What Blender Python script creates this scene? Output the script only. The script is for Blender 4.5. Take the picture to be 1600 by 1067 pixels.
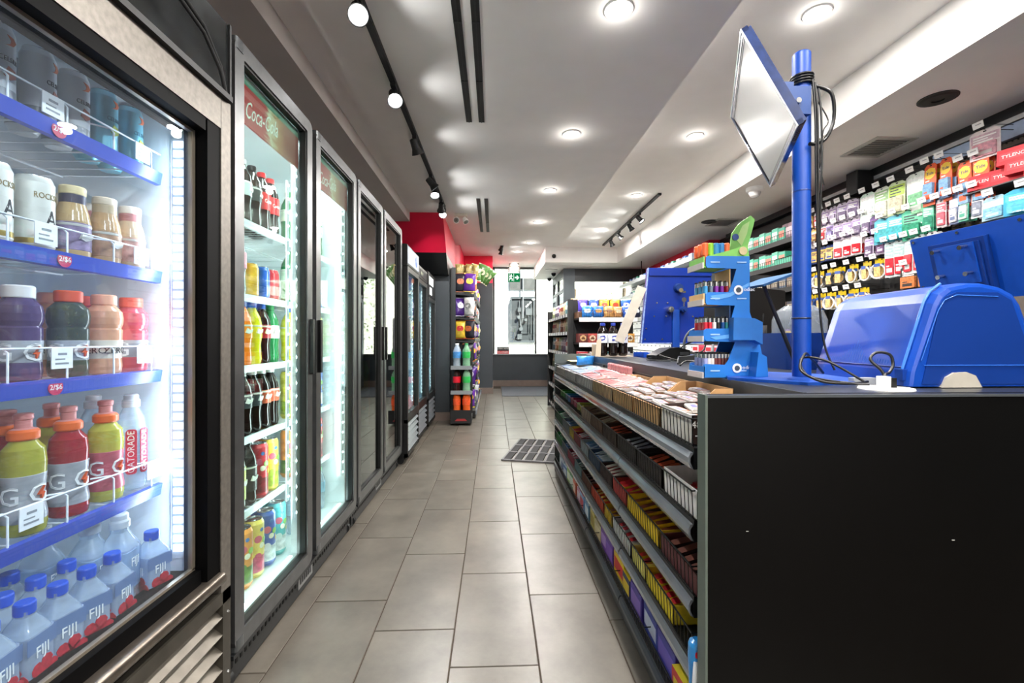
import bpy, math, random
from math import sin, cos, pi, radians as rad
from mathutils import Matrix, Vector
random.seed(11)
for o in list(bpy.data.objects): bpy.data.objects.remove(o)
SC = bpy.context.scene
COL = SC.collection

# ------------------------------------------------------------------ camera, sky, sun, exposure
cam_d = bpy.data.cameras.new('camera')
cam = bpy.data.objects.new('camera', cam_d); COL.objects.link(cam)
cam.location = (0, 0, 1.12)
cam.rotation_euler = (pi/2, 0, -math.atan(28/705))
cam_d.sensor_width = 36; cam_d.lens = 36*705/1600
cam_d.shift_y = -4.5/1600
cam_d.clip_start = .02; cam_d.clip_end = 200
SC.camera = cam

W = bpy.data.worlds.new('sky'); SC.world = W; W.use_nodes = True
_n = W.node_tree.nodes; _l = W.node_tree.links
_bg = _n['Background']
_sky = _n.new('ShaderNodeTexSky'); _sky.sky_type = 'HOSEK_WILKIE'; _sky.turbidity = 3.0
_sky.sun_direction = Vector((.5, -.55, .75)).normalized()
_l.new(_sky.outputs[0], _bg.inputs[0]); _bg.inputs[1].default_value = 3.0
sun_d = bpy.data.lights.new('sun', 'SUN'); sun_d.energy = 14; sun_d.angle = .01; sun_d.color = (1, .96, .9)
sun = bpy.data.objects.new('sun', sun_d); COL.objects.link(sun)
sun.rotation_euler = Vector((-.5, .55, -.75)).to_track_quat('-Z', 'Y').to_euler()

SC.view_settings.view_transform = 'Standard'; SC.view_settings.look = 'None'
SC.view_settings.gamma = 1; SC.view_settings.use_curve_mapping = False
SC.view_settings.exposure = 1.28
SC.cycles.max_bounces = 10; SC.cycles.diffuse_bounces = 5; SC.cycles.glossy_bounces = 5
SC.cycles.transmission_bounces = 6; SC.cycles.transparent_max_bounces = 24
SC.cycles.sample_clamp_indirect = 6
SC.cycles.caustics_reflective = False; SC.cycles.caustics_refractive = False
POT_W, GLOW_W, SPOT_W, LEAK_W, LED_W, LED1_W = 14, .4, 22, 1.8, .16, .42

# ------------------------------------------------------------------ materials
MATS = {}
def lin(c): return tuple((x/12.92 if x <= .04045 else ((x+.055)/1.055)**2.4) for x in c)
def hexc(h): return lin(tuple(int(h[i:i+2], 16)/255 for i in (0, 2, 4)))
def mat(c, rough=.45, metal=0, var=.06, scale=30, bump=0, coat=0, emit=0, key=None, trans=0, kind='noise'):
    """procedural principled material from an sRGB hex colour, with a little noise in tone and relief"""
    k = key or (c, rough, metal, var, scale, bump, coat, emit, trans)
    if k in MATS: return MATS[k]
    m = bpy.data.materials.new('material_%d' % len(MATS)); m.use_nodes = True
    n = m.node_tree.nodes; l = m.node_tree.links; p = n['Principled BSDF']
    col = hexc(c)
    p.inputs['Roughness'].default_value = rough; p.inputs['Metallic'].default_value = metal
    tc = n.new('ShaderNodeTexCoord'); nz = n.new('ShaderNodeTexNoise'); nz.inputs['Scale'].default_value = scale
    nz.inputs['Detail'].default_value = 4
    l.new(tc.outputs['Object'], nz.inputs['Vector'])
    r = n.new('ShaderNodeValToRGB'); l.new(nz.outputs['Fac'], r.inputs['Fac'])
    r.color_ramp.elements[0].position = .3; r.color_ramp.elements[1].position = .7
    r.color_ramp.elements[0].color = tuple(x*(1-var) for x in col)+(1,)
    r.color_ramp.elements[1].color = tuple(min(1, x*(1+var)) for x in col)+(1,)
    l.new(r.outputs['Color'], p.inputs['Base Color'])
    if coat: p.inputs['Coat Weight'].default_value = coat; p.inputs['Coat Roughness'].default_value = .08
    if emit:
        l.new(r.outputs['Color'], p.inputs['Emission Color']); p.inputs['Emission Strength'].default_value = emit
    if bump:
        b = n.new('ShaderNodeBump'); b.inputs['Strength'].default_value = bump; b.inputs['Distance'].default_value = .004
        l.new(nz.outputs['Fac'], b.inputs['Height']); l.new(b.outputs['Normal'], p.inputs['Normal'])
    if trans:
        out = n['Material Output']; t = n.new('ShaderNodeBsdfTransparent'); mx = n.new('ShaderNodeMixShader')
        t.inputs[0].default_value = tuple(.3+.7*x for x in col)+(1,)
        mx.inputs[0].default_value = trans
        l.new(p.outputs[0], mx.inputs[1]); l.new(t.outputs[0], mx.inputs[2]); l.new(mx.outputs[0], out.inputs['Surface'])
    MATS[k] = m
    return m
def emitter(c, s, key=None):
    k = key or ('em', c, s)
    if k in MATS: return MATS[k]
    m = bpy.data.materials.new('light_%d' % len(MATS)); m.use_nodes = True
    n = m.node_tree.nodes; l = m.node_tree.links; n.remove(n['Principled BSDF'])
    e = n.new('ShaderNodeEmission'); e.inputs[0].default_value = hexc(c)+(1,); e.inputs[1].default_value = s
    l.new(e.outputs[0], n['Material Output'].inputs['Surface']); MATS[k] = m
    return m
def pane(tint='FFFFFF', ior=1.5, haze=0, rough=0, key=None, gloss=1.0):
    """thin glass or clear film: straight-through light plus a Fresnel reflection, optional frosty haze"""
    k = key or ('pane', tint, ior, haze, rough)
    if k in MATS: return MATS[k]
    m = bpy.data.materials.new('glass_%d' % len(MATS)); m.use_nodes = True
    n = m.node_tree.nodes; l = m.node_tree.links; n.remove(n['Principled BSDF'])
    t = n.new('ShaderNodeBsdfTransparent'); t.inputs[0].default_value = hexc(tint)+(1,)
    g = n.new('ShaderNodeBsdfGlossy'); g.inputs['Roughness'].default_value = rough
    f = n.new('ShaderNodeFresnel'); ge = n.new('ShaderNodeNewGeometry'); io = n.new('ShaderNodeMapRange')
    io.inputs[3].default_value = ior; io.inputs[4].default_value = 1/ior      # same reflection from either face of the sheet
    l.new(ge.outputs['Backfacing'], io.inputs[0]); l.new(io.outputs[0], f.inputs[0])
    mx = n.new('ShaderNodeMixShader'); sh = t
    if haze:
        d = n.new('ShaderNodeBsdfDiffuse'); d.inputs[0].default_value = (.8, .85, .9, 1)
        tl = n.new('ShaderNodeBsdfTranslucent'); tl.inputs[0].default_value = (.8, .85, .9, 1)
        a = n.new('ShaderNodeAddShader'); l.new(d.outputs[0], a.inputs[0]); l.new(tl.outputs[0], a.inputs[1])
        h = n.new('ShaderNodeMixShader'); nz = n.new('ShaderNodeTexNoise'); nz.inputs['Scale'].default_value = 3
        tc = n.new('ShaderNodeTexCoord'); l.new(tc.outputs['Object'], nz.inputs['Vector'])
        mu = n.new('ShaderNodeMath'); mu.operation = 'MULTIPLY'; mu.inputs[1].default_value = haze*2
        l.new(nz.outputs['Fac'], mu.inputs[0]); l.new(mu.outputs[0], h.inputs[0])
        l.new(t.outputs[0], h.inputs[1]); l.new(a.outputs[0], h.inputs[2]); sh = h
    l.new(f.outputs[0], mx.inputs[0]); l.new(sh.outputs[0], mx.inputs[1]); l.new(g.outputs[0], mx.inputs[2])
    l.new(mx.outputs[0], n['Material Output'].inputs['Surface']); MATS[k] = m
    return m
def liquid(c, tr=.35): return mat(c, .12, 0, .1, 60, trans=tr)
def film(c, var=.35, scale=25):                    # crinkled printed plastic film
    return mat(c, .28, 0, var, scale, bump=.5, key=('film', c, var, scale))

WHITE = mat('F2F2F0'); BLACK = mat('0B0C0D', .4); BLACKM = mat('121314', .55, 0, .15, 8)
CHROME = mat('C8CACC', .22, 1, .05); STEEL = mat('8E9194', .3, .9, .1, 12); DARKST = mat('3A3C3D', .38, .55, .15, 14)
BLUE = mat('05409A', .42, 0, .05); BLUED = mat('0C2F74', .33, 0, .06, coat=.15)
CARD = mat('B9905F', .75, 0, .12, 40); CARDW = mat('E4E2DC', .6)
PAPER = mat('EDEDEA', .6); INK = mat('15171A', .6); RED = mat('C6121F', .4)

# ------------------------------------------------------------------ mesh building
class M:
    def __init__(s): s.v, s.f, s.m, s.s = [], [], [], []
    def add(s, v, f, mi=0, sm=False, T=None):
        b = len(s.v)
        s.v += [tuple(T @ Vector(p)) for p in v] if T else [tuple(p) for p in v]
        for q in f: s.f.append(tuple(b+i for i in q)); s.m.append(mi); s.s.append(sm)
        return s
    def box(s, x0, x1, y0, y1, z0, z1, mi=0, T=None):
        v = [(x, y, z) for z in (z0, z1) for y in (y0, y1) for x in (x0, x1)]
        return s.add(v, [(0, 2, 3, 1), (4, 5, 7, 6), (0, 1, 5, 4), (2, 6, 7, 3), (0, 4, 6, 2), (1, 3, 7, 5)], mi, False, T)
    def prism(s, pts, a, b, axis='z', mi=0, sm=False, T=None):
        """polygon extruded from a to b; pts are (x,y) for z, (x,z) for y, (y,z) for x"""
        mk = {'z': lambda p, h: (p[0], p[1], h), 'y': lambda p, h: (p[0], h, p[1]), 'x': lambda p, h: (h, p[0], p[1])}[axis]
        n = len(pts)
        v = [mk(p, a) for p in pts]+[mk(p, b) for p in pts]
        s.add(v, [tuple(range(n))[::-1], tuple(range(n, 2*n))], mi, False, T)
        return s.add(v, [(i, (i+1) % n, n+(i+1) % n, n+i) for i in range(n)], mi, sm, T)
    def rbox(s, x0, x1, y0, y1, z0, z1, r, axis='z', mi=0, seg=4, T=None, sm=True):
        """box with the four edges along one axis rounded"""
        lim = {'z': (x0, x1, y0, y1), 'y': (x0, x1, z0, z1), 'x': (y0, y1, z0, z1)}[axis]
        ab = {'z': (z0, z1), 'y': (y0, y1), 'x': (x0, x1)}[axis]
        return s.prism(rrect(*lim, r, seg), ab[0], ab[1], axis, mi, sm, T)
    def lathe(s, prof, seg=16, mi=0, T=None, mis=None, sq=0):
        """profile of (r, z) turned about z; sq squares the section off"""
        v = []
        for r, z in prof:
            for k in range(seg):
                a = 2*pi*(k+.5)/seg
                q = 1
                if sq: q = min(1/max(abs(cos(a)), abs(sin(a))), 1.25)*sq+(1-sq)
                v.append((r*q*cos(a), r*q*sin(a), z))
        for i in range(len(prof)-1):
            mm = mis[i] if mis else mi
            s.add([v[j] for j in range(i*seg, (i+2)*seg)], [(k, (k+1) % seg, seg+(k+1) % seg, seg+k) for k in range(seg)], mm, True, T)
        s.add(v[:seg], [tuple(range(seg))[::-1]], mis[0] if mis else mi, False, T)
        s.add(v[-seg:], [tuple(range(seg))], mis[-1] if mis else mi, False, T)
        return s
    def cyl(s, p, q, r, seg=10, mi=0, r2=None):
        p, q = Vector(p), Vector(q); d = q-p
        T = Matrix.Translation(p) @ d.to_track_quat('Z', 'Y').to_matrix().to_4x4()
        return s.lathe([(r, 0), (r if r2 is None else r2, d.length)], seg, mi, T)
    def tube(s, pts, r, seg=6, mi=0):
        pts = [Vector(p) for p in pts]; n = len(pts); v = []; up = Vector((0, 0, 1)); prev = None
        for i, p in enumerate(pts):
            t = (pts[min(i+1, n-1)]-pts[max(i-1, 0)]).normalized()
            if prev is None: a = t.orthogonal().normalized()
            else: a = (prev-t*prev.dot(t)).normalized()
            prev = a; b = t.cross(a)
            v += [tuple(p+r*(cos(2*pi*k/seg)*a+sin(2*pi*k/seg)*b)) for k in range(seg)]
        f = [(i*seg+k, i*seg+(k+1) % seg, (i+1)*seg+(k+1) % seg, (i+1)*seg+k) for i in range(n-1) for k in range(seg)]
        s.add(v, f, mi, True)
        return s.add([v[k] for k in range(seg)]+v[-seg:], [tuple(range(seg))[::-1], tuple(range(seg, 2*seg))], mi)
    def mesh(s, name, mats):
        me = bpy.data.meshes.new(name); me.from_pydata(s.v, [], s.f)
        for m in (mats if isinstance(mats, (list, tuple)) else [mats]): me.materials.append(m)
        me.polygons.foreach_set('material_index', s.m); me.polygons.foreach_set('use_smooth', s.s)
        me.update(); return me
def rrect(x0, x1, y0, y1, r, seg=4):
    p = []
    for cx, cy, a0 in ((x1-r, y1-r, 0), (x0+r, y1-r, pi/2), (x0+r, y0+r, pi), (x1-r, y0+r, 1.5*pi)):
        for k in range(seg+1): p.append((cx+r*cos(a0+k*pi/2/seg), cy+r*sin(a0+k*pi/2/seg)))
    return p
def smoothpath(pts, n=6):
    """Catmull-Rom through the points"""
    P = [Vector(p) for p in pts]; P = [P[0]]+P+[P[-1]]; out = []
    for i in range(1, len(P)-2):
        for k in range(n):
            t = k/n; a, b, c, d = P[i-1:i+3]
            out.append(.5*((2*b)+(c-a)*t+(2*a-5*b+4*c-d)*t*t+(3*b-a-3*c+d)*t**3))
    return out+[P[-2]]
def ob(name, m, mats=None, parent=None, loc=None, rot=None):
    me = m if isinstance(m, bpy.types.Mesh) else m.mesh(name, mats)
    o = bpy.data.objects.new(name, me); COL.objects.link(o)
    if parent: o.parent = parent
    if loc is not None: o.location = loc
    if rot is not None: o.rotation_euler = rot
    return o
def tag(o, label=None, cat=None, group=None, kind=None):
    if label: o['label'] = label
    if cat: o['category'] = cat
    if group: o['group'] = group
    if kind: o['kind'] = kind
    return o
def thing(name, label, cat, loc=(0, 0, 0), rz=0, group=None, rot=None):
    o = bpy.data.objects.new(name, None); COL.objects.link(o)
    o.empty_display_size = .05; o.location = loc; o.rotation_euler = rot or (0, 0, rz)
    return tag(o, label, cat, group)
def struct(name, m, mats=None, parent=None, label=None):
    o = ob(name, m, mats, parent)
    if not parent: o['kind'] = 'structure'
    if label: o['label'] = label
    return o
PROTO = {}
KIDS = {}
def kids(o):
    if o.name not in KIDS: KIDS[o.name] = list(o.children)
    return KIDS[o.name]
def dup(root, parent=None):
    r = root.copy(); COL.objects.link(r)
    if parent: r.parent = parent
    for ch in kids(root): dup(ch, r)
    return r
def place(key, builder, loc, rot=(0, 0, 0), label=None, cat=None, group=None):
    """first call builds the thing, later calls copy it with all its parts"""
    if key in PROTO: o = dup(PROTO[key])
    else: o = PROTO[key] = builder()
    o.location = loc; o.rotation_euler = rot
    if group: o['group'] = group
    elif 'group' in o: del o['group']
    return tag(o, label, cat)
TXT = {}
def textmesh(s, size, thick=.0004):
    k = (s, size, thick)
    if k not in TXT:
        c = bpy.data.curves.new('lettering', 'FONT'); c.body = s; c.size = size; c.align_x = 'CENTER'; c.align_y = 'CENTER'
        c.extrude = thick; c.resolution_u = 2
        o = bpy.data.objects.new('lettering', c); COL.objects.link(o)
        bpy.context.view_layer.update()
        TXT[k] = bpy.data.meshes.new_from_object(o.evaluated_get(bpy.context.evaluated_depsgraph_get()))
        bpy.data.objects.remove(o); bpy.data.curves.remove(c)
    return TXT[k]
def text(s, size, m, parent, loc, rot=(pi/2, 0, 0), r=0, sx=1, name='lettering'):
    """raised lettering; rot default reads from -y; r bends it round a cylinder of that radius about the thing's z axis"""
    src = textmesh(s, size)
    me = src.copy(); me.materials.clear(); me.materials.append(m)
    if r:
        # local text x,y,z -> bent about the z axis, facing -y
        for v in me.vertices:
            x, y, z = v.co; a = x*sx/r
            v.co = ((r+z)*sin(a), -(r+z)*cos(a), y)
        rot = (0, 0, 0)
    elif sx != 1:
        for v in me.vertices: v.co.x *= sx
    if isinstance(rot, Matrix): rot = rot.to_euler()
    return ob(name, me, None, parent, loc, rot)
ORD = ['first', 'second', 'third', 'fourth', 'fifth', 'sixth', 'seventh', 'eighth', 'ninth', 'tenth', 'eleventh', 'twelfth', 'thirteenth', 'fourteenth', 'fifteenth', 'sixteenth', 'seventeenth', 'eighteenth', 'nineteenth', 'twentieth']
# ------------------------------------------------------------------ the setting
PLASTER = mat('ECEAE6', .8, 0, .02, 6); PLASTER2 = mat('ECEAE6', .8, 0, .02, 6); SOFF = mat('C4BCB6', .8, 0, .02, 6)
WRED = mat('D8103A', .55, 0, .04, 4); WBLK = mat('0D0F11', .42, 0, .2, 3); WGREY = mat('33393E', .4, 0, .08, 5)
TILEM = mat('A69E92', .33, 0, .0, 6, key='floor tile'); GROUT = mat('3A3026', .9)
BASE = mat('6E6058', .5, 0, .1, 10)
# floor tile: cloudy concrete print, each tile a little different, fine relief
_n = TILEM.node_tree.nodes; _l = TILEM.node_tree.links; _p = _n['Principled BSDF']
_tc = _n.new('ShaderNodeTexCoord'); _oi = _n.new('ShaderNodeObjectInfo')
_ad = _n.new('ShaderNodeVectorMath'); _ad.operation = 'ADD'
_sc = _n.new('ShaderNodeVectorMath'); _sc.operation = 'SCALE'; _sc.inputs['Scale'].default_value = 9
_cm = _n.new('ShaderNodeCombineXYZ')
for i in range(3): _l.new(_oi.outputs['Random'], _cm.inputs[i])
_l.new(_cm.outputs[0], _sc.inputs[0]); _l.new(_tc.outputs['Object'], _ad.inputs[0]); _l.new(_sc.outputs[0], _ad.inputs[1])
_nz = _n.new('ShaderNodeTexNoise'); _nz.inputs['Scale'].default_value = 5; _nz.inputs['Detail'].default_value = 8; _nz.inputs['Roughness'].default_value = .62
_l.new(_ad.outputs[0], _nz.inputs['Vector'])
_rp = _n.new('ShaderNodeValToRGB'); _rp.color_ramp.elements[0].position = .3; _rp.color_ramp.elements[1].position = .72
_rp.color_ramp.elements[0].color = hexc('4E4942')+(1,); _rp.color_ramp.elements[1].color = hexc('68635A')+(1,)
_l.new(_nz.outputs['Fac'], _rp.inputs[0])
_hs = _n.new('ShaderNodeHueSaturation'); _mr = _n.new('ShaderNodeMapRange'); _mr.inputs[3].default_value = .93; _mr.inputs[4].default_value = 1.06
_l.new(_oi.outputs['Random'], _mr.inputs[0]); _l.new(_mr.outputs[0], _hs.inputs['Value']); _l.new(_rp.outputs[0], _hs.inputs['Color'])
_l.new(_hs.outputs[0], _p.inputs['Base Color'])
_bp = _n.new('ShaderNodeBump'); _bp.inputs['Strength'].default_value = .25; _bp.inputs['Distance'].default_value = .003
_l.new(_nz.outputs['Fac'], _bp.inputs['Height']); _l.new(_bp.outputs[0], _p.inputs['Normal'])

floor = struct('floor', M().box(-1.75, 3.4, -2.7, 10.75, -.1, -.003), GROUT)
struct('floor', M().box(1.42, 3.2, 1.10, 9.0, -.003, -.001), mat('C4BCAE', .4, 0, .1, 5))  # unseen floor, made pale to bounce light up under the bulkhead
def tile_mesh():
    m = M(); a, b, e = .1506, .3036, .0015
    v = [(-a, -b, -.004), (a, -b, -.004), (a, b, -.004), (-a, b, -.004), (-a, -b, -e), (a, -b, -e), (a, b, -e), (-a, b, -e),
         (-a+e, -b+e, 0), (a-e, -b+e, 0), (a-e, b-e, 0), (-a+e, b-e, 0)]
    f = [(0, 1, 5, 4), (1, 2, 6, 5), (2, 3, 7, 6), (3, 0, 4, 7), (4, 5, 9, 8), (5, 6, 10, 9), (6, 7, 11, 10), (7, 4, 8, 11), (8, 9, 10, 11)]
    return m.add(v, f).mesh('tile', TILEM)
TILE = tile_mesh()
for k in range(-3, 5):
    y0 = 1.544 + (-.204*k if k < 0 else -.188*k)
    j0 = -1 if k > -3 else -1
    for j in range(-1, 16):
        y = y0+.612*(j-.5)
        if y > 10.4 or y < .55: continue
        ob('tile', TILE, None, floor, (.001+.306*k, y, 0))

wl = struct('wall_left', M().box(-1.75, -1.62, -2.7, 6.2, 0, 2.9), PLASTER)
struct('wall_back', M().box(-1.75, 3.4, -2.8, -2.7, 0, 2.9), PLASTER)
struct('wall_right', M().box(3.2, 3.3, -2.7, 9.1, 0, 2.9), WBLK)
ceil = struct('ceiling', M().box(-1.75, 3.4, -2.8, 11, 2.8, 2.95), PLASTER2)
struct('ceiling', M().box(-1.62, 1.10, -2.7, 7.27, 2.62, 2.80), PLASTER, ceil)
struct('trim_1', M().box(-1.62, -1.0, -2.7, 5.4, 2.51, 2.62), SOFF)  # darker plaster tone, the soffit's low light is put into the colour
struct('trim_2', M().box(2.27, 3.2, -2.7, 10.7, 2.52, 2.80).box(.94, 2.27, 8.25, 10.7, 2.52, 2.80), PLASTER2)
# red wall over the stairs: sloping front, black band below
struct('wall_stairs', M().prism([(5.40, 2.8), (5.40, 2.62), (5.80, 2.22), (9.2, 2.22), (9.2, 2.8)], -1.62, -.61, 'x'), WRED)
struct('wall_stairs', M().prism([(5.80, 2.22), (6.04, 1.98), (9.2, 1.98), (9.2, 2.22)], -1.62, -.612, 'x'), WBLK)
struct('wall_niche', M().box(-1.62, -.612, 6.2, 9.2, .0, 1.98), WGREY)
struct('wall_front', M().box(-1.62, -.03, 9.2, 10.7, 2.255, 2.8), WRED)
struct('wall_front', M().box(-1.62, -.03, 9.2, 10.7, 0, 2.255), WGREY)
struct('baseboard_niche', M().box(-1.0, -.600, 6.185, 6.2, 0, .115), BASE)
struct('baseboard_front', M().box(-.60, -.02, 9.185, 9.2, 0, .12).box(-.03, -.018, 9.2, 10.6, 0, .12), BASE)
struct('wall_right_red', M().box(3.04, 3.2, 6.28, 9.0, .0, 2.52), WRED)
# front window 1, over a dark panel and brown base
struct('wall_window', M().box(-.03, 1.46, 10.62, 10.75, .14, .745), WGREY)
struct('baseboard_window', M().box(-.03, 1.46, 10.6, 10.75, 0, .14), BASE)
FRM = mat('3A3B3C', .4, .3)
w1 = struct('window_1', M().box(-.03, .015, 10.62, 10.72, .745, 2.8).box(1.42, 1.46, 10.62, 10.72, .745, 2.52)
            .box(.015, 1.42, 10.62, 10.72, 2.765, 2.8).box(.96, 1.0, 10.64, 10.71, .76, 2.52), FRM)
ob('window_sill', M().box(-.02, 1.44, 10.56, 10.66, .745, .765), mat('B9BDC0', .35), w1)
ob('pane', M().box(.015, .96, 10.675, 10.681, .76, 2.77), pane('EEF5F4'), w1)
ob('pane', M().box(1.0, 1.42, 10.675, 10.681, .76, 2.52), pane('EEF5F4'), w1)
# recessed entrance: side screen with a glazed door, then the second shop window
sc2 = struct('window_2', M().box(1.385, 1.43, 10.55, 10.62, 0, 2.52).box(1.385, 1.43, 9.0, 10.6, 2.36, 2.52).box(1.385, 1.43, 9.0, 10.6, 2.06, 2.12)
             .box(1.385, 1.43, 9.78, 9.84, 0, 2.4), mat('2C3134', .4))
ob('pane', M().box(1.405, 1.411, 9.84, 10.55, 2.12, 2.36), pane('EEF5F4'), sc2)
ob('pane', M().box(1.405, 1.411, 9.06, 9.78, 2.12, 2.36), pane('EEF5F4'), sc2)
ob('pane', M().box(1.405, 1.411, 9.06, 9.78, .1, 2.06), pane('D4E4E8'), sc2)
d1 = struct('door_1', M().box(1.37, 1.415, 9.86, 9.96, .02, 2.04).box(1.37, 1.415, 10.44, 10.54, .02, 2.04).box(1.37, 1.415, 9.96, 10.44, 1.94, 2.04)
            .box(1.37, 1.415, 9.96, 10.44, .02, .3), mat('8A9196', .35, .6))
ob('pane', M().box(1.39, 1.396, 9.96, 10.44, .3, 1.94), pane('D4E4E8'), d1)
ob('handle', M().tube([(1.37, 9.92, .9), (1.32, 9.92, .92), (1.32, 9.92, 1.2), (1.37, 9.92, 1.22)], .012), STEEL, d1)
w3 = struct('window_3', M().box(1.385, 1.61, 8.95, 9.05, 0, 2.52), mat('5A646A', .5, 0, .1, 4))
ob('lintel', M().box(1.61, 3.2, 8.96, 9.05, 2.262, 2.52), mat('2B2F32', .3), w3)
ob('pane', M().box(1.61, 3.2, 9.0, 9.006, .8, 2.262), pane('EEF5F4'), w3)
struct('wall_window', M().box(1.61, 3.2, 8.95, 9.05, 0, .8), WGREY)
# black panelling and a pale header strip high on the right wall
struct('trim_3', M().box(3.12, 3.2, .3, 5.96, 2.46, 2.52), WBLK)

# ------------------------------------------------------------------ outside
FAC = mat('E8E6E2', .8, 0, .05, 2); GREYP = mat('44474A', .6, 0, .08, 3)
tag(ob('yard_ground', M().box(-14, 16, 11, 26, -.15, -.05), mat('BDBAB4', .9)), kind='structure')
tag(ob('facade', M().box(-9, 1.36, 14, 14.4, -.1, 6), FAC), kind='structure')
mp = thing('meter_cabinet', 'grey recessed meter cabinet with pipes on the white building across the lane', 'cabinet', (.88, 14, 1.0))
ob('surround', M().box(-.40, .40, -.06, 0, 0, .07).box(-.40, .40, -.06, 0, 1.35, 1.42).box(-.40, -.33, -.06, 0, .07, 1.35).box(.33, .40, -.06, 0, .07, 1.35), GREYP, mp)
ob('back_panel', M().box(-.33, .33, -.02, -.005, .07, 1.35), mat('303234', .6, 0, .15, 6), mp)
for x, z, r in ((-.12, .78, .05), (-.05, .42, .06), (.1, .7, .045)):
    ob('meter', M().cyl((x, -.02, z), (x, -.12, z), r, 14), mat('5C5E60', .4), mp)
for b in ((-.16, -.02, -.1, -.02, .1, .26), (-.15, -.05, -.1, -.02, .95, 1.08), (.1, .3, -.1, -.02, .85, 1.05)): ob('meter_box', M().box(*b), mat('505254', .5), mp)
ob('pipework', M().tube([(-.1, -.06, 1.3), (-.1, -.06, .9), (-.03, -.06, .3), (.2, -.06, .3), (.2, -.06, 1.0)], .015).tube([(.26, -.05, .3), (.26, -.05, 1.2)], .013), mat('55585A', .5), mp)
tag(ob('wall_panel', M().box(-.40, .42, -.05, 0, 0, .34), mat('4A4846', .7, 0, .1, 4), None, (.88, 14, 2.65)), 'grey cladding panel above the meter cabinet outside', 'panel')
tag(ob('conduit', M().tube([(.89, 13.9, 1.75), (.89, 13.9, 4.0)], .02), mat('77797B', .5)), 'thin grey vertical conduit running above the meters outside', 'pipe')
def tree(x, y, h, label, seed):
    rnd = random.Random(seed); t = thing('street_tree', label, 'tree', (x, y, -.1))
    ob('trunk', M().tube([(0, 0, 0), (.05, 0, h*.3), (0, .03, h*.6), (.05, 0, h*.9)], .06), mat('5B4B3C', .9), t)
    f = M()
    for k in range(260):
        a = rnd.uniform(0, 2*pi); zz = rnd.uniform(.18, 1.05)*h; r = rnd.uniform(.1, 1)**.6*(.8 if zz < h*.8 else .5)
        c = Vector((r*cos(a), r*sin(a), zz)); q = Matrix.Rotation(rnd.uniform(0, 6), 3, Vector((rnd.random(), rnd.random(), rnd.random()+.01)).normalized())
        f.add([c+q @ Vector(p) for p in ((-.06, 0, 0), (0, -.025, .01), (.06, 0, 0), (0, .025, .01))], [(0, 1, 2, 3)])
    tag(ob('foliage', f, mat('A5B886', .6, 0, .3, 8), t), kind='stuff')
tree(2.35, 13.4, 3.0, 'thin green tree outside behind the glazed entrance door', 1)
tree(4.2, 14.5, 3.6, 'larger pale green tree outside the wide shop window', 2)
tag(ob('facade', M().box(-9, 18, 18, 18.4, -.1, 7), mat('E4DED2', .8, 0, .1, 2)), kind='structure')
# ------------------------------------------------------------------ lights on the ceiling
def area_light(name, parent, loc, size, power, col, rot=(0, 0, 0), shape='DISK', sy=None, spread=None):
    d = bpy.data.lights.new(name, 'AREA'); d.shape = shape; d.size = size; d.energy = power; d.color = col
    if sy: d.size_y = sy
    if spread: d.spread = spread
    o = bpy.data.objects.new(name, d); COL.objects.link(o); o.parent = parent; o.location = loc; o.rotation_euler = rot
    return o
def pot():
    t = thing('recessed_light', 'x', 'light')
    ring = M().lathe([(.068, -.001), (.064, -.007), (.052, -.006), (.050, -.001)], 24)
    ob('trim_ring', ring, WHITE, t)
    ob('lens', M().lathe([(.051, -.002), (.049, -.005)], 20), emitter('FFF4E4', 12), t)
    area_light('lamp', t, (0, 0, -.012), .1, POT_W, (1, .96, .91))
    d = bpy.data.lights.new('lamp', 'POINT'); d.energy = GLOW_W; d.shadow_soft_size = .03; d.color = (1, .96, .91)  # extra point lamp below the lens, added to brighten the ceiling round it
    o = bpy.data.objects.new('lamp', d); COL.objects.link(o); o.parent = t; o.location = (0, 0, -.05)
    return t
WARM = ['one', 'two']
for i, y in enumerate((2.033, 3.285, 4.54, 5.79, 7.035)):
    place('pot', pot, (.567, y, 2.62), (0, 0, 0), '%s recessed light along the flat middle ceiling, counting from the dark counter panel' % ORD[i], 'light', 'recessed lights in the middle ceiling')
for i, y in enumerate((2.263, 3.673, 5.226, 6.947)):
    place('pot', pot, (1.665, y, 2.8), (0, 0, 0), '%s recessed light in the raised ceiling over the counter, counting toward the window' % ORD[i], 'light', 'recessed lights over the counter')
for i, y in enumerate((8.70, 10.03)):
    place('pot', pot, (.45, y, 2.8), (0, 0, 0), 'recessed light in the entrance ceiling %s' % ('just past the ceiling step', 'close to the exit sign')[i], 'light', 'recessed lights by the entrance')
# the row goes on behind the viewer
for x, y, z in ((.567, .78, 2.62), (.567, -.5, 2.62), (.567, -1.75, 2.62), (1.665, .85, 2.8), (1.665, -.6, 2.8), (1.665, -1.9, 2.8)):
    place('pot', pot, (x, y, z), (0, 0, 0), 'recessed light further back in the shop, %s, %s' % ('middle ceiling' if x < 1 else 'raised ceiling', 'level with the viewer' if y > 0 else 'just behind the viewer' if y > -1 else 'by the back wall'), 'light', 'recessed lights out of the picture')

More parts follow.
